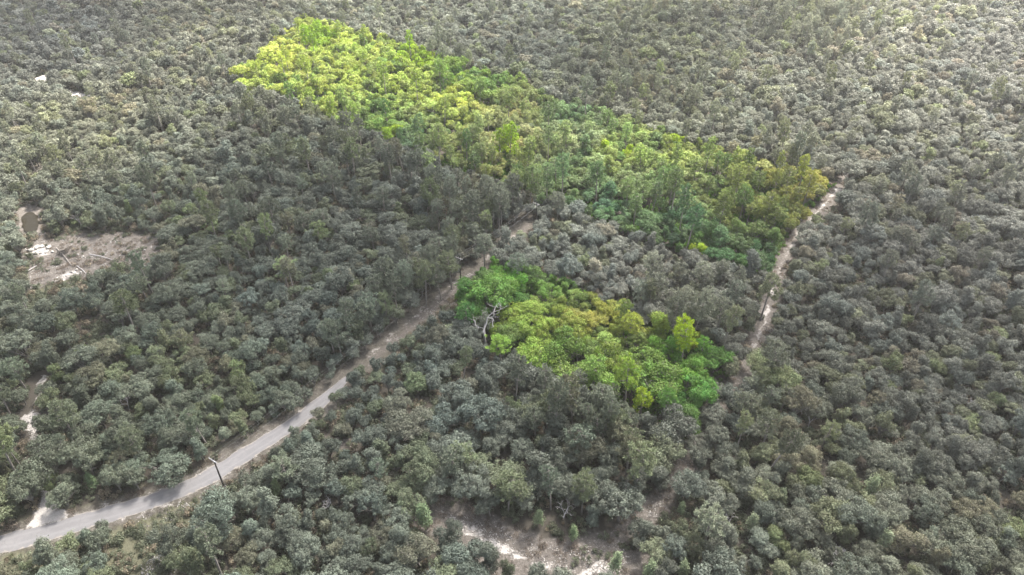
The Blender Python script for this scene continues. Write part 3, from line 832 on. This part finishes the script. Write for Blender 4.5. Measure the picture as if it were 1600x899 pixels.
TQ = resample(road_c, 1.0); i0 = int(np.argmin(np.hypot(*(TQ - np.array(ground(560, 574))).T)))
i = i0
while i < len(TQ) - 2:
    d = TQ[min(i + 2, len(TQ) - 1)] - TQ[i]; d = d / np.linalg.norm(d); nrm_ = np.array([-d[1], d[0]])
    off = rr.uniform(4.2, 8.5); x, y = TQ[i] + nrm_ * off; s = rr.uniform(.85, 1.25)
    hx, hy, dep = proj(x, y, 11 * s * .8)
    trees.append(dict(x=float(x), y=float(y), s=s, r=1.75 * s, h=11 * s, kind='pine', px=hx, py=hy, dep=dep, rz=rr.uniform(0, 6.283)))
    i += rr.randint(2, 5)
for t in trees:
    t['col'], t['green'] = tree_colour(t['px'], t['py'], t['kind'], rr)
    t['view'] = -8 < t['px'] < 1608 and -8 < t['py'] < 912
    t['size'] = t['r'] / t['dep']
    if t['kind'] == 'oak' and t['green']: t['kind'] = 'broadleaf'
print('trees', len(trees), {k: sum(1 for t in trees if t['kind'] == k and t['view']) for k in ('oak', 'pine', 'broadleaf')})

# ------------------------------------------------------------------ labels that single each tree out
MARKS = [('the utility pole beside the asphalt road', 344, 742), ('the utility pole in the brown cutting', 720, 420), ('the big bare tree in the bright parcel', 756, 500), ('the white sand driveway', 78, 795), ('the tall light green sapling', 668, 790),
         ('the white sand patch at bottom centre', 940, 888), ('the bare brown patch on the track', 1022, 792), ('the pale dead tree beside the bottom clearing', 880, 795), ('the twiggy grey bare tree at bottom right', 1306, 860), ('the pale sapling with a bushy top', 1352, 755),
         ('the bottom left corner of the photo', 0, 899), ('the bottom right corner of the photo', 1600, 899), ('the pink sandy end of the track', 1308, 295), ('the lower corner of the near bright parcel', 1064, 665), ('the small dark pond', 47, 348), ('the brown clearing by the pond', 170, 388),
         ('the road bend where the asphalt shows last', 474, 652), ('the middle of the right photo edge', 1600, 450), ('the top corner of the near bright parcel', 770, 412), ('the right corner of the near bright parcel', 1142, 553), ('the pine leaning by the sandy track', 1196, 440),
         ('the far top corner of the bright parcel', 475, 30), ('the left corner of the far bright parcel', 366, 122), ('the lower tip of the far bright parcel', 1212, 425), ('the middle of the left photo edge', 0, 450), ('the bare twigs right of the road', 515, 770), ('the dirt patch right of the road bend', 528, 690),
         ('the spiky pale sapling at left', 262, 530), ('the middle of the top photo edge', 800, 0), ('the top right corner of the photo', 1600, 0), ('the top left corner of the photo', 0, 0), ('the start of the bottom sand streak', 700, 805), ('the middle of the bottom photo edge', 800, 899), ('the yellow spot in the far parcel', 795, 224)]
DIRS = ['right of', 'upper right of', 'above', 'upper left of', 'left of', 'lower left of', 'below', 'lower right of']
ONES = ['', 'first', 'second', 'third', 'fourth', 'fifth', 'sixth', 'seventh', 'eighth', 'ninth', 'tenth', 'eleventh', 'twelfth', 'thirteenth', 'fourteenth', 'fifteenth', 'sixteenth', 'seventeenth', 'eighteenth', 'nineteenth']
TENS = ['', '', 'twenty', 'thirty', 'forty', 'fifty', 'sixty', 'seventy', 'eighty', 'ninety']
def ordinal(n):
    if n < 20: return ONES[n]
    if n < 100: return (TENS[n // 10] + '-' + ONES[n % 10]) if n % 10 else TENS[n // 10][:-1] + 'ieth'
    return 'hundredth' if n == 100 else 'hundred and ' + ordinal(n - 100)
def make_labels(sel, allk, word):
    best = {}
    for mname, mx_, my_ in MARKS:
        buckets = {}
        for t in allk:
            dx, dy = t['px'] - mx_, my_ - t['py']
            d = math.hypot(dx, dy)
            b = int(round(math.atan2(dy, dx) / (math.pi / 4))) % 8
            buckets.setdefault(b, []).append((d, t['id']))
        for b, lst in buckets.items():
            lst.sort()
            for k, (d, i) in enumerate(lst):
                cost = (k + 1)
                if i not in best or cost < best[i][0]: best[i] = (cost, b, mname)
    for t in sel:
        k, b, mname = best[t['id']]
        c = t['col']; lum = float(c @ LUM); yel = (c[0] / (c[1] + 1e-6))
        if t['green']:
            tone = 'yellow-green' if yel > .82 else ('bright-green' if yel > .55 else 'deep-green')
        else:
            tone = 'pale-grey' if lum > .19 else ('dark-grey' if lum < .14 else ('olive' if c[2] / c[1] < .66 else 'grey-green'))
        size = 'broad' if t['s'] > 1.12 else ('small' if t['s'] < .8 else 'rounded') if t['kind'] != 'pine' else ('tall' if t['s'] > 1.0 else 'slender')
        t['label'] = f"{size} {tone} {word}, {ordinal(k)} {word} {DIRS[b]} {mname}"
        if len(t['label'].replace('-', ' ').split()) > 16: t['label'] = t['label'].replace(size + ' ', '', 1)
        if len(t['label'].replace('-', ' ').split()) > 16: t['label'] = t['label'].replace('green ', '', 1).replace(' of the photo', '').replace('-' + word, ' ' + word)
        if len(t['label'].replace('-', ' ').split()) > 16: t['label'] = t['label'].split(', ', 1)[1]
for i, t in enumerate(trees): t['id'] = i
INDIV = []
for kind, word in (('oak', 'oak'), ('pine', 'pine'), ('broadleaf', 'tree')):
    allk = [t for t in trees if t['kind'] == kind and t['view']]
    sel = sorted(allk, key=lambda t: -t['size'])[:300]
    make_labels(sel, allk, word)
    INDIV += sel
ids = {t['id'] for t in INDIV}

# ------------------------------------------------------------------ individual trees
NAMES = {'oak': ('oak_tree', 'oak tree', 'grey-green oak trees of the wood'), 'pine': ('pine_tree', 'pine tree', 'pine trees among the oaks'), 'broadleaf': ('broadleaf_tree', 'broadleaf tree', 'bright leafy trees of the two parcels')}
def tilt(r): return r.gauss(0, .045)
for t in INDIV:
    nm, cat, grp = NAMES[t['kind']]
    v = rr.randrange(997)
    zs = rr.uniform(.8, 1.35)
    sc = (t['s'], t['s'], t['s'] * zs) if t['kind'] == 'pine' else (t['s'], t['s'], t['s'] ** .75 * zs)
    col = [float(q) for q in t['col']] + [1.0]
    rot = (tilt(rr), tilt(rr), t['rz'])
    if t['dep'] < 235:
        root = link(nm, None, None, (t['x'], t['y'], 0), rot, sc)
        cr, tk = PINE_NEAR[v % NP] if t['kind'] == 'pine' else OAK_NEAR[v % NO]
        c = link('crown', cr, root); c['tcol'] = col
        link('trunk', tk, root)
    else:
        me = PINE_FAR[v % NP] if t['kind'] == 'pine' else OAK_MID[v % NO]
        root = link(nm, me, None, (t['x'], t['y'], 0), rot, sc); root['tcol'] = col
    tag(root, t['label'], cat, grp)

# ------------------------------------------------------------------ scattered masses : one object each, instanced on points
def scatter(name, sources, pts, label, cat=None, group=None):
    """pts: list of (x,y,z, rx,ry,rz, sx,sy,sz, index, r,g,b)"""
    A = np.array(pts, dtype=np.float64)
    srcs = bpy.data.collections.new(name + '_forms')
    for i, me in enumerate(sources):
        o = bpy.data.objects.new(f'{name}_form_{i:02d}', me); srcs.objects.link(o)
    me = bpy.data.meshes.new(name)
    me.vertices.add(len(A)); me.vertices.foreach_set('co', A[:, :3].astype(np.float32).ravel())
    for k, typ, sl in (('rot', 'FLOAT_VECTOR', slice(3, 6)), ('scl', 'FLOAT_VECTOR', slice(6, 9))):
        at = me.attributes.new(k, typ, 'POINT'); at.data.foreach_set('vector', A[:, sl].astype(np.float32).ravel())
    at = me.attributes.new('idx', 'INT', 'POINT'); at.data.foreach_set('value', A[:, 9].astype(np.int32))
    at = me.attributes.new('tcol', 'FLOAT_COLOR', 'POINT'); at.data.foreach_set('color', np.c_[A[:, 10:13], np.ones(len(A))].astype(np.float32).ravel())
    o = link(name, me)
    ng = bpy.data.node_groups.new(name, 'GeometryNodeTree')
    ng.interface.new_socket('Geometry', in_out='INPUT', socket_type='NodeSocketGeometry')
    ng.interface.new_socket('Geometry', in_out='OUTPUT', socket_type='NodeSocketGeometry')
    gi = ng.nodes.new('NodeGroupInput'); go = ng.nodes.new('NodeGroupOutput')
    mp = ng.nodes.new('GeometryNodeMeshToPoints')
    ip = ng.nodes.new('GeometryNodeInstanceOnPoints')
    ci = ng.nodes.new('GeometryNodeCollectionInfo'); ci.inputs['Collection'].default_value = srcs
    ci.inputs['Separate Children'].default_value = True; ci.inputs['Reset Children'].default_value = True
    def na(n_, typ):
        q = ng.nodes.new('GeometryNodeInputNamedAttribute'); q.data_type = typ; q.inputs['Name'].default_value = n_
        return next(s for s in q.outputs if s.enabled and s.name == 'Attribute')
    L = ng.links.new
    L(gi.outputs[0], mp.inputs['Mesh']); L(mp.outputs[0], ip.inputs['Points']); L(ci.outputs[0], ip.inputs['Instance'])
    ip.inputs['Pick Instance'].default_value = True
    L(na('idx', 'INT'), ip.inputs['Instance Index'])
    e2r = ng.nodes.new('FunctionNodeEulerToRotation'); L(na('rot', 'FLOAT_VECTOR'), e2r.inputs[0]); L(e2r.outputs[0], ip.inputs['Rotation'])
    L(na('scl', 'FLOAT_VECTOR'), ip.inputs['Scale']); L(ip.outputs[0], go.inputs[0])
    md = o.modifiers.new('scatter', 'NODES'); md.node_group = ng
    tag(o, label, cat, group, 'stuff')
    return o

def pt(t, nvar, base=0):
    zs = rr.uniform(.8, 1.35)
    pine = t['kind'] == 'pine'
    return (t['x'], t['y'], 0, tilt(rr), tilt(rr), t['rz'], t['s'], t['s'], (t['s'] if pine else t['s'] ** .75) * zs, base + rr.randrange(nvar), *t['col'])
rest = [t for t in trees if t['id'] not in ids]
oak_src = OAK_MID + OAK_FAR
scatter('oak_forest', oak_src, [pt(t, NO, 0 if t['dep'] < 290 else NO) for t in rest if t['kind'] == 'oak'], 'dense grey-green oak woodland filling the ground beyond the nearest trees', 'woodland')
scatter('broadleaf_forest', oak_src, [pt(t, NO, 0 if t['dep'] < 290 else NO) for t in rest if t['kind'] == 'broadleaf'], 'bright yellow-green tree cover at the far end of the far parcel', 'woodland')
pr_ = [pt(t, NP) for t in rest if t['kind'] == 'pine']
if pr_: scatter('pine_forest', PINE_FAR, pr_, 'scattered distant pines rising through the grey oak woodland', 'woodland')

# low brush on the floor between the trees and along the openings
def brush_form(seed):
    r = np.random.default_rng(seed + 77)
    Vs, L = [], []
    for _ in range(int(r.integers(4, 8))):
        c = np.array([r.uniform(-.6, .6), r.uniform(-.6, .6), r.uniform(.15, .6)]); rad = r.uniform(.25, .5); n = 70
        d = unit(r.normal(size=(n, 3)) + np.array([0, 0, .4])); p = c + d * rad * r.uniform(.5, 1.1, (n, 1))
        V, F = leaves(p, unit(d + r.normal(size=d.shape) * .7), .2, .55, r)
        Vs.append(V); L.append(np.clip(r.normal(.5, .22, n), 0, 1))
    V = np.concatenate(Vs)
    return mesh_np('brush', V, np.arange(len(V)).reshape(-1, 4), [M_LEAF], None, {'lv': ('FACE', np.concatenate(L))})
def grass_form(seed):
    r = np.random.default_rng(seed + 177); n = 60
    b = r.uniform(-.5, .5, (n, 3)) * np.array([1, 1, 0]); d = unit(r.normal(size=(n, 3)) * .5 + np.array([0, 0, 1]))
    ln = r.uniform(.2, .55, (n, 1)); s = unit(np.cross(d, r.normal(size=(n, 3)))) * .035
    V = np.stack([b - s, b + s, b + d * ln], 1).reshape(-1, 3)
    return mesh_np('grass', V, np.arange(3 * n).reshape(-1, 3), [M_LEAF], None, {'lv': ('FACE', r.random(n))})
bp = []; gp = []
bx = rng.uniform(-230, 230, 62000); by = rng.uniform(60, 330, 62000)
_k = np.abs(bx) < .74 * (by * cp + 120 * sp) + 6; bx = bx[_k]; by = by[_k]
bR = d_poly_edge(bx, by, road_c, False); bT = d_poly_edge(bx, by, track_c, False); bB = d_poly_edge(bx, by, bottom_c, False); bD = d_poly_edge(bx, by, drive_c, False)
so, sa, gr_ = masks(bx, by)
sdP = sd_poly(bx, by, gpoly([(28, 341), (44, 325), (62, 330), (70, 350), (61, 368), (36, 372)]))
bn = vnoise(bx, by, 5.0)
for i in range(len(bx)):
    if bR[i] < 3.1 or bD[i] < 1.6 or sdP[i] < .5 or sa[i] > .45: continue
    p = .62 + (.3 if bn[i] > .6 else 0) - .62 * so[i]
    if rr.random() < p and bR[i] > 3.8:
        s = rr.uniform(.5, 1.5) * (1.25 if so[i] < .2 else .85)
        base = np.array(srgb(118, 124, 102)) * rr.uniform(.5, .9)
        if rr.random() < .25: base = np.array(srgb(140, 130, 112)) * rr.uniform(.6, 1.0)
        gx, gy, _ = proj(bx[i], by[i], 1)
        if in_poly(gx, gy, PARCEL_NEAR) or in_poly(gx, gy, PARCEL_FAR): base = np.array(srgb(100, 140, 50)) * rr.uniform(.5, .9)
        bp.append((bx[i], by[i], -.05, 0, 0, rr.uniform(0, 6), s, s, s * rr.uniform(.7, 1.3), rr.randrange(5), *base))
    elif gr_[i] > .25 or (so[i] > .3 and rr.random() < .6):
        s = rr.uniform(.7, 1.6); base = np.array(srgb(122, 126, 96)) * rr.uniform(.5, 1.1)
        if so[i] > .5: base = np.array(srgb(140, 128, 116)) * rr.uniform(.5, 1.1)
        gp.append((bx[i], by[i], -.03, 0, 0, rr.uniform(0, 6), s, s, s, rr.randrange(3), *base))
scatter('undergrowth', [brush_form(i) for i in range(5)], bp, 'low leafy scrub on the forest floor and clearing edges', 'undergrowth')
scatter('grass', [grass_form(i) for i in range(3)], gp, 'tufts of short dry grass along the road and clearings', 'grass')

# ------------------------------------------------------------------ dead trees
DEAD_LABEL = ['large silvery dead tree with many forked branches in the near bright parcel', 'heap of pale bare branches lying on the verge at bottom left', 'small pale dead tree beside the brown bottom clearing', 'whitish bare snag rising from the dark oaks at upper left',
              'crooked bare tree right of the asphalt road near the bottom', 'rounded grey leafless tree at bottom right', 'thin bare tree near the pale saplings at bottom', 'slim bare pale stem right of the sandy track', 'bare pale twigs in the oaks near the right edge',
              'dark bare tree at the right end of the far bright parcel', 'slender bare tree beside the pink sandy end of the track', 'thin bare tree in the oaks above the sand driveway', 'bare grey tree at the edge of the brown clearing by the pond']
for i, (px, py, h, sprd) in enumerate(DEAD_AT):
    x, y = ground(px, py)
    WV, WF = dead_form(300 + i, h, sprd, 4 if h > 5.5 else 3)
    me = mesh_np('dead_tree', WV, WF, [M_DEAD if i not in (9,) else M_PBARK], smooth=True)
    o = link('dead_tree', me, None, (x, y, 0), (0, 0, i * 1.3))
    if i == 1: o.rotation_euler = (1.35, 0, .7); o.location.z = .5
    tag(o, DEAD_LABEL[i], 'dead tree')

# ------------------------------------------------------------------ saplings
SAP_LABEL = ['tall upright light green sapling above the start of the bottom sand streak', 'short pale green sapling above the brown bottom clearing', 'small light green sapling below the pale dead tree', 'light green sapling standing on the white sand patch at bottom centre', 'pale green sapling on the bottom edge right of the sand patch',
             'pale sapling with a forked top between two others at the bottom edge', 'tall pale sapling right of the bare brown patch on the track', 'small sapling at the right end of the bare brown patch', 'bushy pale yellow-green sapling in the oaks at lower right', 'pale sapling beside the rounded grey leafless tree',
             'spiky pale yellow-green sapling in the dark oaks at left', 'fresh green sapling right of the road above the bottom edge', 'small bright green sapling behind the brown clearing by the pond', 'light green sapling left of the road bend above the driveway', 'dull green sapling left of the bushy pale one at lower right']
SAP = [split(*sapling_form(i), M_LEAF, M_BARK, 'sapling') for i in range(4)]
for i, (px, py, s, c) in enumerate(SAP_AT):
    x, y = ground(px, py)
    root = link('sapling', None, None, (x, y, 0), (rr.gauss(0, .05), rr.gauss(0, .05), i * .9), (s, s, s))
    cr, tk = SAP[i % 4]
    o = link('crown', cr, root); cc_ = np.array(srgb(*c)); o['tcol'] = [float(q) for q in (cc_ * .55 + (cc_ @ LUM) * .25)] + [1.0]
    link('trunk', tk, root)
    tag(root, SAP_LABEL[i], 'sapling', 'pale green saplings')

# ------------------------------------------------------------------ power line
def box_arr(cx, cy, cz, sx, sy, sz, rot=0):
    V = []
    for dx in (-1, 1):
        for dy in (-1, 1):
            for dz in (-1, 1):
                a, b = dx * sx / 2, dy * sy / 2
                V.append((cx + a * math.cos(rot) - b * math.sin(rot), cy + a * math.sin(rot) + b * math.cos(rot), cz + dz * sz / 2))
    F = [(0, 1, 3, 2), (4, 6, 7, 5), (0, 4, 5, 1), (2, 3, 7, 6), (0, 2, 6, 4), (1, 5, 7, 3)]
    return np.array(V), np.array(F)
PH = 8.4
pw = [Vector((*ground(px, py), 0)) for px, py in POLES]
POLE_LABEL = ['dark wooden utility pole with crossarm standing beside the asphalt road', 'dark wooden utility pole in the brown cutting beside the near bright parcel', 'far wooden utility pole where the wires end in the trees']
arms = []
for i, p in enumerate(pw):
    a = pw[max(i - 1, 0)]; b = pw[min(i + 1, 2)]; d = (b - a).normalized(); ang = math.atan2(d.y, d.x) + math.pi / 2
    root = link('utility_pole', None, None, p)
    w = Wood(10); w.tube([(0, 0, -.4), (0, 0, 4), (0, 0, PH)], [.19, .165, .13]); V, F = w.arrays()
    link('pole', mesh_np('pole', V, F, [M_POLE], smooth=True), root)
    V, F = box_arr(0, 0, PH - .45, 2.5, .13, .14, ang)
    V += np.array([math.cos(ang + math.pi / 2) * .2, math.sin(ang + math.pi / 2) * .2, 0])
    link('crossarm', mesh_np('crossarm', V, F, [M_METAL if i == 0 else M_DEAD]), root)
    tips = []
    for u in (-1.1, .35, 1.1):
        q = Vector((math.cos(ang) * u + math.cos(ang + math.pi / 2) * .2, math.sin(ang) * u + math.sin(ang + math.pi / 2) * .2, PH - .38))
        w = Wood(8); w.tube([q, q + Vector((0, 0, .1)), q + Vector((0, 0, .11)), q + Vector((0, 0, .26))], [.05, .05, .085, .04]); V, F = w.arrays()
        link('insulator', mesh_np('insulator', V, F, [M_PORC], smooth=True), root)
        tips.append(p + q + Vector((0, 0, .27)))
    if i == 1:
        w = Wood(10); q = Vector((math.cos(ang) * .0, .42, PH - 1.6)); w.tube([q, q + Vector((0, 0, .02)), q + Vector((0, 0, .8)), q + Vector((0, 0, .82))], [.01, .22, .22, .01]); V, F = w.arrays()
        link('transformer', mesh_np('transformer', V, F, [M_METAL], smooth=True), root)
    arms.append(tips); tag(root, POLE_LABEL[i], 'utility pole', 'wooden poles of the power line')
def wire(a, b, sag, label, rad):
    pts = [a.lerp(b, t / 24) - Vector((0, 0, sag * 4 * (t / 24) * (1 - t / 24))) for t in range(25)]
    w = Wood(4); w.tube(pts, [rad] * 25); V, F = w.arrays()
    tag(link('power_line', mesh_np('power_line', V, F, [M_WIRE], smooth=True)), label, 'wire', 'wires strung along the pole line')
side = ['upper left', 'middle', 'lower right']
for k in range(3):
    wire(arms[1][k], arms[2][k], 1.0, f"{['outer', 'middle', 'inner'][k]} thin grey wire of three between the two far poles", .013)
    wire(arms[0][k], arms[1][k], 2.0, f"{['outer', 'middle', 'inner'][k]} thin grey wire of three above the road to the near pole", .006)

# ------------------------------------------------------------------ rocks, logs and stumps of the clearing
def rock_mesh(seed):
    r = np.random.default_rng(seed); n, m = 12, 7
    th = np.linspace(0, 2 * math.pi, n, endpoint=False); ph = np.linspace(.05, math.pi - .05, m); T, Pp = np.meshgrid(th, ph)
    d = np.stack([np.sin(Pp) * np.cos(T), np.sin(Pp) * np.sin(T), np.cos(Pp) * .8], -1)
    k = 1 + .4 * np.sin(d[..., 0] * 3 + r.uniform(0, 6)) * np.cos(d[..., 1] * 4 + r.uniform(0, 6)) + r.uniform(-.1, .1, T.shape)
    V = (d * k[..., None]).reshape(-1, 3); I = np.arange(n * m).reshape(m, n)
    F = np.stack([I[:-1], np.roll(I[:-1], -1, 1), np.roll(I[1:], -1, 1), I[1:]], -1).reshape(-1, 4)
    return mesh_np('rock', V, [F, np.array([I[0][::-1]]), np.array([I[-1]])], [M_ROCK])
RM = [rock_mesh(i) for i in range(5)]
rocks = [(48, 392, 1.5), (58, 388, 1.7), (66, 386, 1.3), (76, 387, 1.5), (55, 397, 1.2), (42, 398, 1.0), (72, 395, .8), (82, 394, .9), (64, 396, .8), (112, 426, .9), (120, 422, .8), (126, 426, .7), (104, 432, .6), (122, 398, .7), (130, 401, .6), (44, 368, .6), (22, 322, .9), (24, 332, 1.0),
         (722, 441, .7), (312, 742, .35), (330, 783, .4), (318, 788, .3), (20, 660, .8), (38, 668, .7), (44, 660, .6), (50, 672, .7), (226, 391, .5), (183, 412, .5)]
places = ['big rock in the white heap below the pond', 'largest rock in the white heap below the pond', 'rock on top of the white heap below the pond', 'right-hand big rock of the white heap below the pond', 'rock at the lower middle of the white heap', 'flat rock at the left tip of the white heap', 'small rock right of the middle of the white heap', 'small rock at the right tip of the white heap', 'small rock in the middle of the white heap',
          'rock at the left of the sand streak above the grass', 'rock in the middle of the sand streak above the grass', 'rock at the right tip of the sand streak above the grass', 'small rock lowest on the sand streak above the grass', 'rock at the left end of the pale streak in the clearing', 'small rock inside the pale streak of the clearing', 'small rock on the near rim of the pond', 'upper rock left of the pond', 'lower rock left of the pond',
          'single rock at the foot of the pole in the cutting', 'small stone on the road edge left of the pole', 'stone on the verge below the asphalt road', 'tiny stone on the verge below the asphalt road', 'leftmost rock of the sandy gap at left', 'rock in the middle of the sandy gap at left', 'topmost rock of the sandy gap at left', 'lowest rock of the sandy gap at left', 'lone stone at the right end of the brown clearing', 'lone stone on the lower edge of the brown clearing']
for i, ((px, py, s), lb) in enumerate(zip(rocks, places)):
    x, y = ground(px, py)
    s *= .56
    o = link('rock', RM[i % 5], None, (x, y, s * .22), (0, 0, i * 1.7), (s, s * rr.uniform(.6, .9), s * rr.uniform(.5, .9)))
    tag(o, 'white limestone ' + lb, 'rock', 'white rocks of the clearings')
logs = [((88, 388), (112, 416), .16, 'dark fallen log crossing the pond clearing'), ((40, 427), (58, 416), .14, 'pale fallen log lying left in the pond clearing'), ((206, 412), (236, 420), .16, 'pale fallen log at the lower right of the pond clearing'), ((140, 398), (176, 407), .14, 'long pale log lying on the streak of the pond clearing'), ((120, 416), (136, 430), .12, 'thin bleached log by the grassy bank')]
for i, (a, b, rad, lb) in enumerate(logs):
    A = Vector((*ground(*a), rad)); B = Vector((*ground(*b), rad + .1)); w = Wood(7); w.tube([A, A.lerp(B, .5) + Vector((.1, .15, .1)), B], [rad, rad * .9, rad * .6]); 
    m_ = A.lerp(B, .6); w.tube([m_, m_ + Vector((.4, .6, .9))], [rad * .5, .03]); V, F = w.arrays()
    tag(link('log', mesh_np('log', V, F, [M_PBARK if i == 0 else M_DEAD], smooth=True)), lb, 'log')

# ------------------------------------------------------------------ loose rubble and fallen sticks of the openings
def rubble_form(seed):
    r = np.random.default_rng(seed); Vs = []; Fs = []; n0 = 0
    cube = np.array([(a, b, c) for a in (-1, 1) for b in (-1, 1) for c in (-1, 1)], float)
    fc = np.array([(0, 1, 3, 2), (4, 6, 7, 5), (0, 4, 5, 1), (2, 3, 7, 6), (0, 2, 6, 4), (1, 5, 7, 3)])
    for _ in range(9):
        q = cube * r.uniform(.03, .11, 3) + r.normal(size=(8, 3)) * .025; a = r.uniform(0, 6.3)
        q = q @ np.array([[math.cos(a), -math.sin(a), 0], [math.sin(a), math.cos(a), 0], [0, 0, 1]]) + np.array([r.uniform(-.7, .7), r.uniform(-.7, .7), .05])
        Vs.append(q); Fs.append(fc + n0); n0 += 8
    return mesh_np('rubble', np.concatenate(Vs), np.concatenate(Fs), [M_ROCK])
def stick_form(seed):
    r = random.Random(seed); w = Wood(4)
    for _ in range(4):
        a = r.uniform(0, 6.3); p = Vector((r.uniform(-.6, .6), r.uniform(-.6, .6), .08)); d = Vector((math.cos(a), math.sin(a), r.uniform(-.02, .2))) * r.uniform(.5, 1.3)
        w.tube([p - d, p + Vector((.05, .08, .05)), p + d], [.035, .03, .012])
    V, F = w.arrays(); return mesh_np('stick', V, F, [M_STICK])
zones = [([(28, 405), (44, 376), (84, 380), (90, 402), (140, 396), (180, 412), (128, 440), (100, 470), (60, 470), (40, 440)], 420), ([(90, 375), (190, 365), (250, 374), (245, 405), (180, 410), (110, 395)], 130),
         ([(690, 800), (745, 812), (850, 850), (975, 850), (978, 895), (850, 885), (745, 842)], 330), ([(1010, 780), (1044, 772), (1040, 805), (1000, 810)], 60), ([(200, 800), (330, 756), (370, 752), (330, 790), (230, 830)], 170),
         ([(600, 545), (700, 452), (740, 434), (744, 446), (650, 525), (604, 556)], 130), ([(1180, 545), (1214, 470), (1262, 352), (1300, 290), (1312, 300), (1240, 420), (1190, 555)], 130), ([(230, 870), (300, 870), (300, 899), (220, 899)], 160),
         ([(26, 654), (46, 650), (60, 690), (48, 690)], 40)]
pp = []
for poly, n in zones:
    P = gpoly(poly); a0, a1 = P.min(0), P.max(0); c = 0
    n = int(n * .5)
    while c < n:
        x, y = rr.uniform(a0[0], a1[0]), rr.uniform(a0[1], a1[1])
        if not bool(in_poly(x, y, P)): continue
        c += 1; v = rr.choice((0, 1, 2, 3, 4, 5)); sc_ = rr.uniform(.45, 1.3)
        if abs(d_poly_edge(np.array([x]), np.array([y]), road_c, False)[0]) < 2.9 and y < Y_BEND: continue
        pp.append((x, y, float(relief(np.array([x]), np.array([y]))[0]), 0, 0, rr.uniform(0, 6.3), sc_, sc_, sc_, v, .3, .3, .3))
scatter('rubble', [rubble_form(i) for i in range(3)] + [stick_form(i) for i in range(3)], pp, 'loose pale stones and fallen sticks strewn over the openings', 'rubble')

# dark heap of cut brush beside the white rocks
hr = random.Random(9)
for (px, py, n, spread, lb) in ((96, 398, 46, 1.7, 'dark heap of cut branches in the middle of the pond clearing'), (36, 384, 34, 1.5, 'dark heap of cut branches at the left edge of the pond clearing')):
    w = Wood(4); gx, gy = ground(px, py)
    for _ in range(n):
        a = hr.uniform(0, 6.3); p = Vector((hr.gauss(0, spread * .5), hr.gauss(0, spread * .5), hr.uniform(.1, .9))); d = Vector((math.cos(a), math.sin(a), hr.uniform(-.3, .3))) * hr.uniform(.6, 1.5)
        w.tube([p - d, p + Vector((.08, .05, .1)), p + d], [.07, .055, .02])
    V, F = w.arrays(); tag(link('brush_pile', mesh_np('brush_pile', V, F, [M_POLE], smooth=True), None, (gx, gy, 0)), lb, 'brush pile')
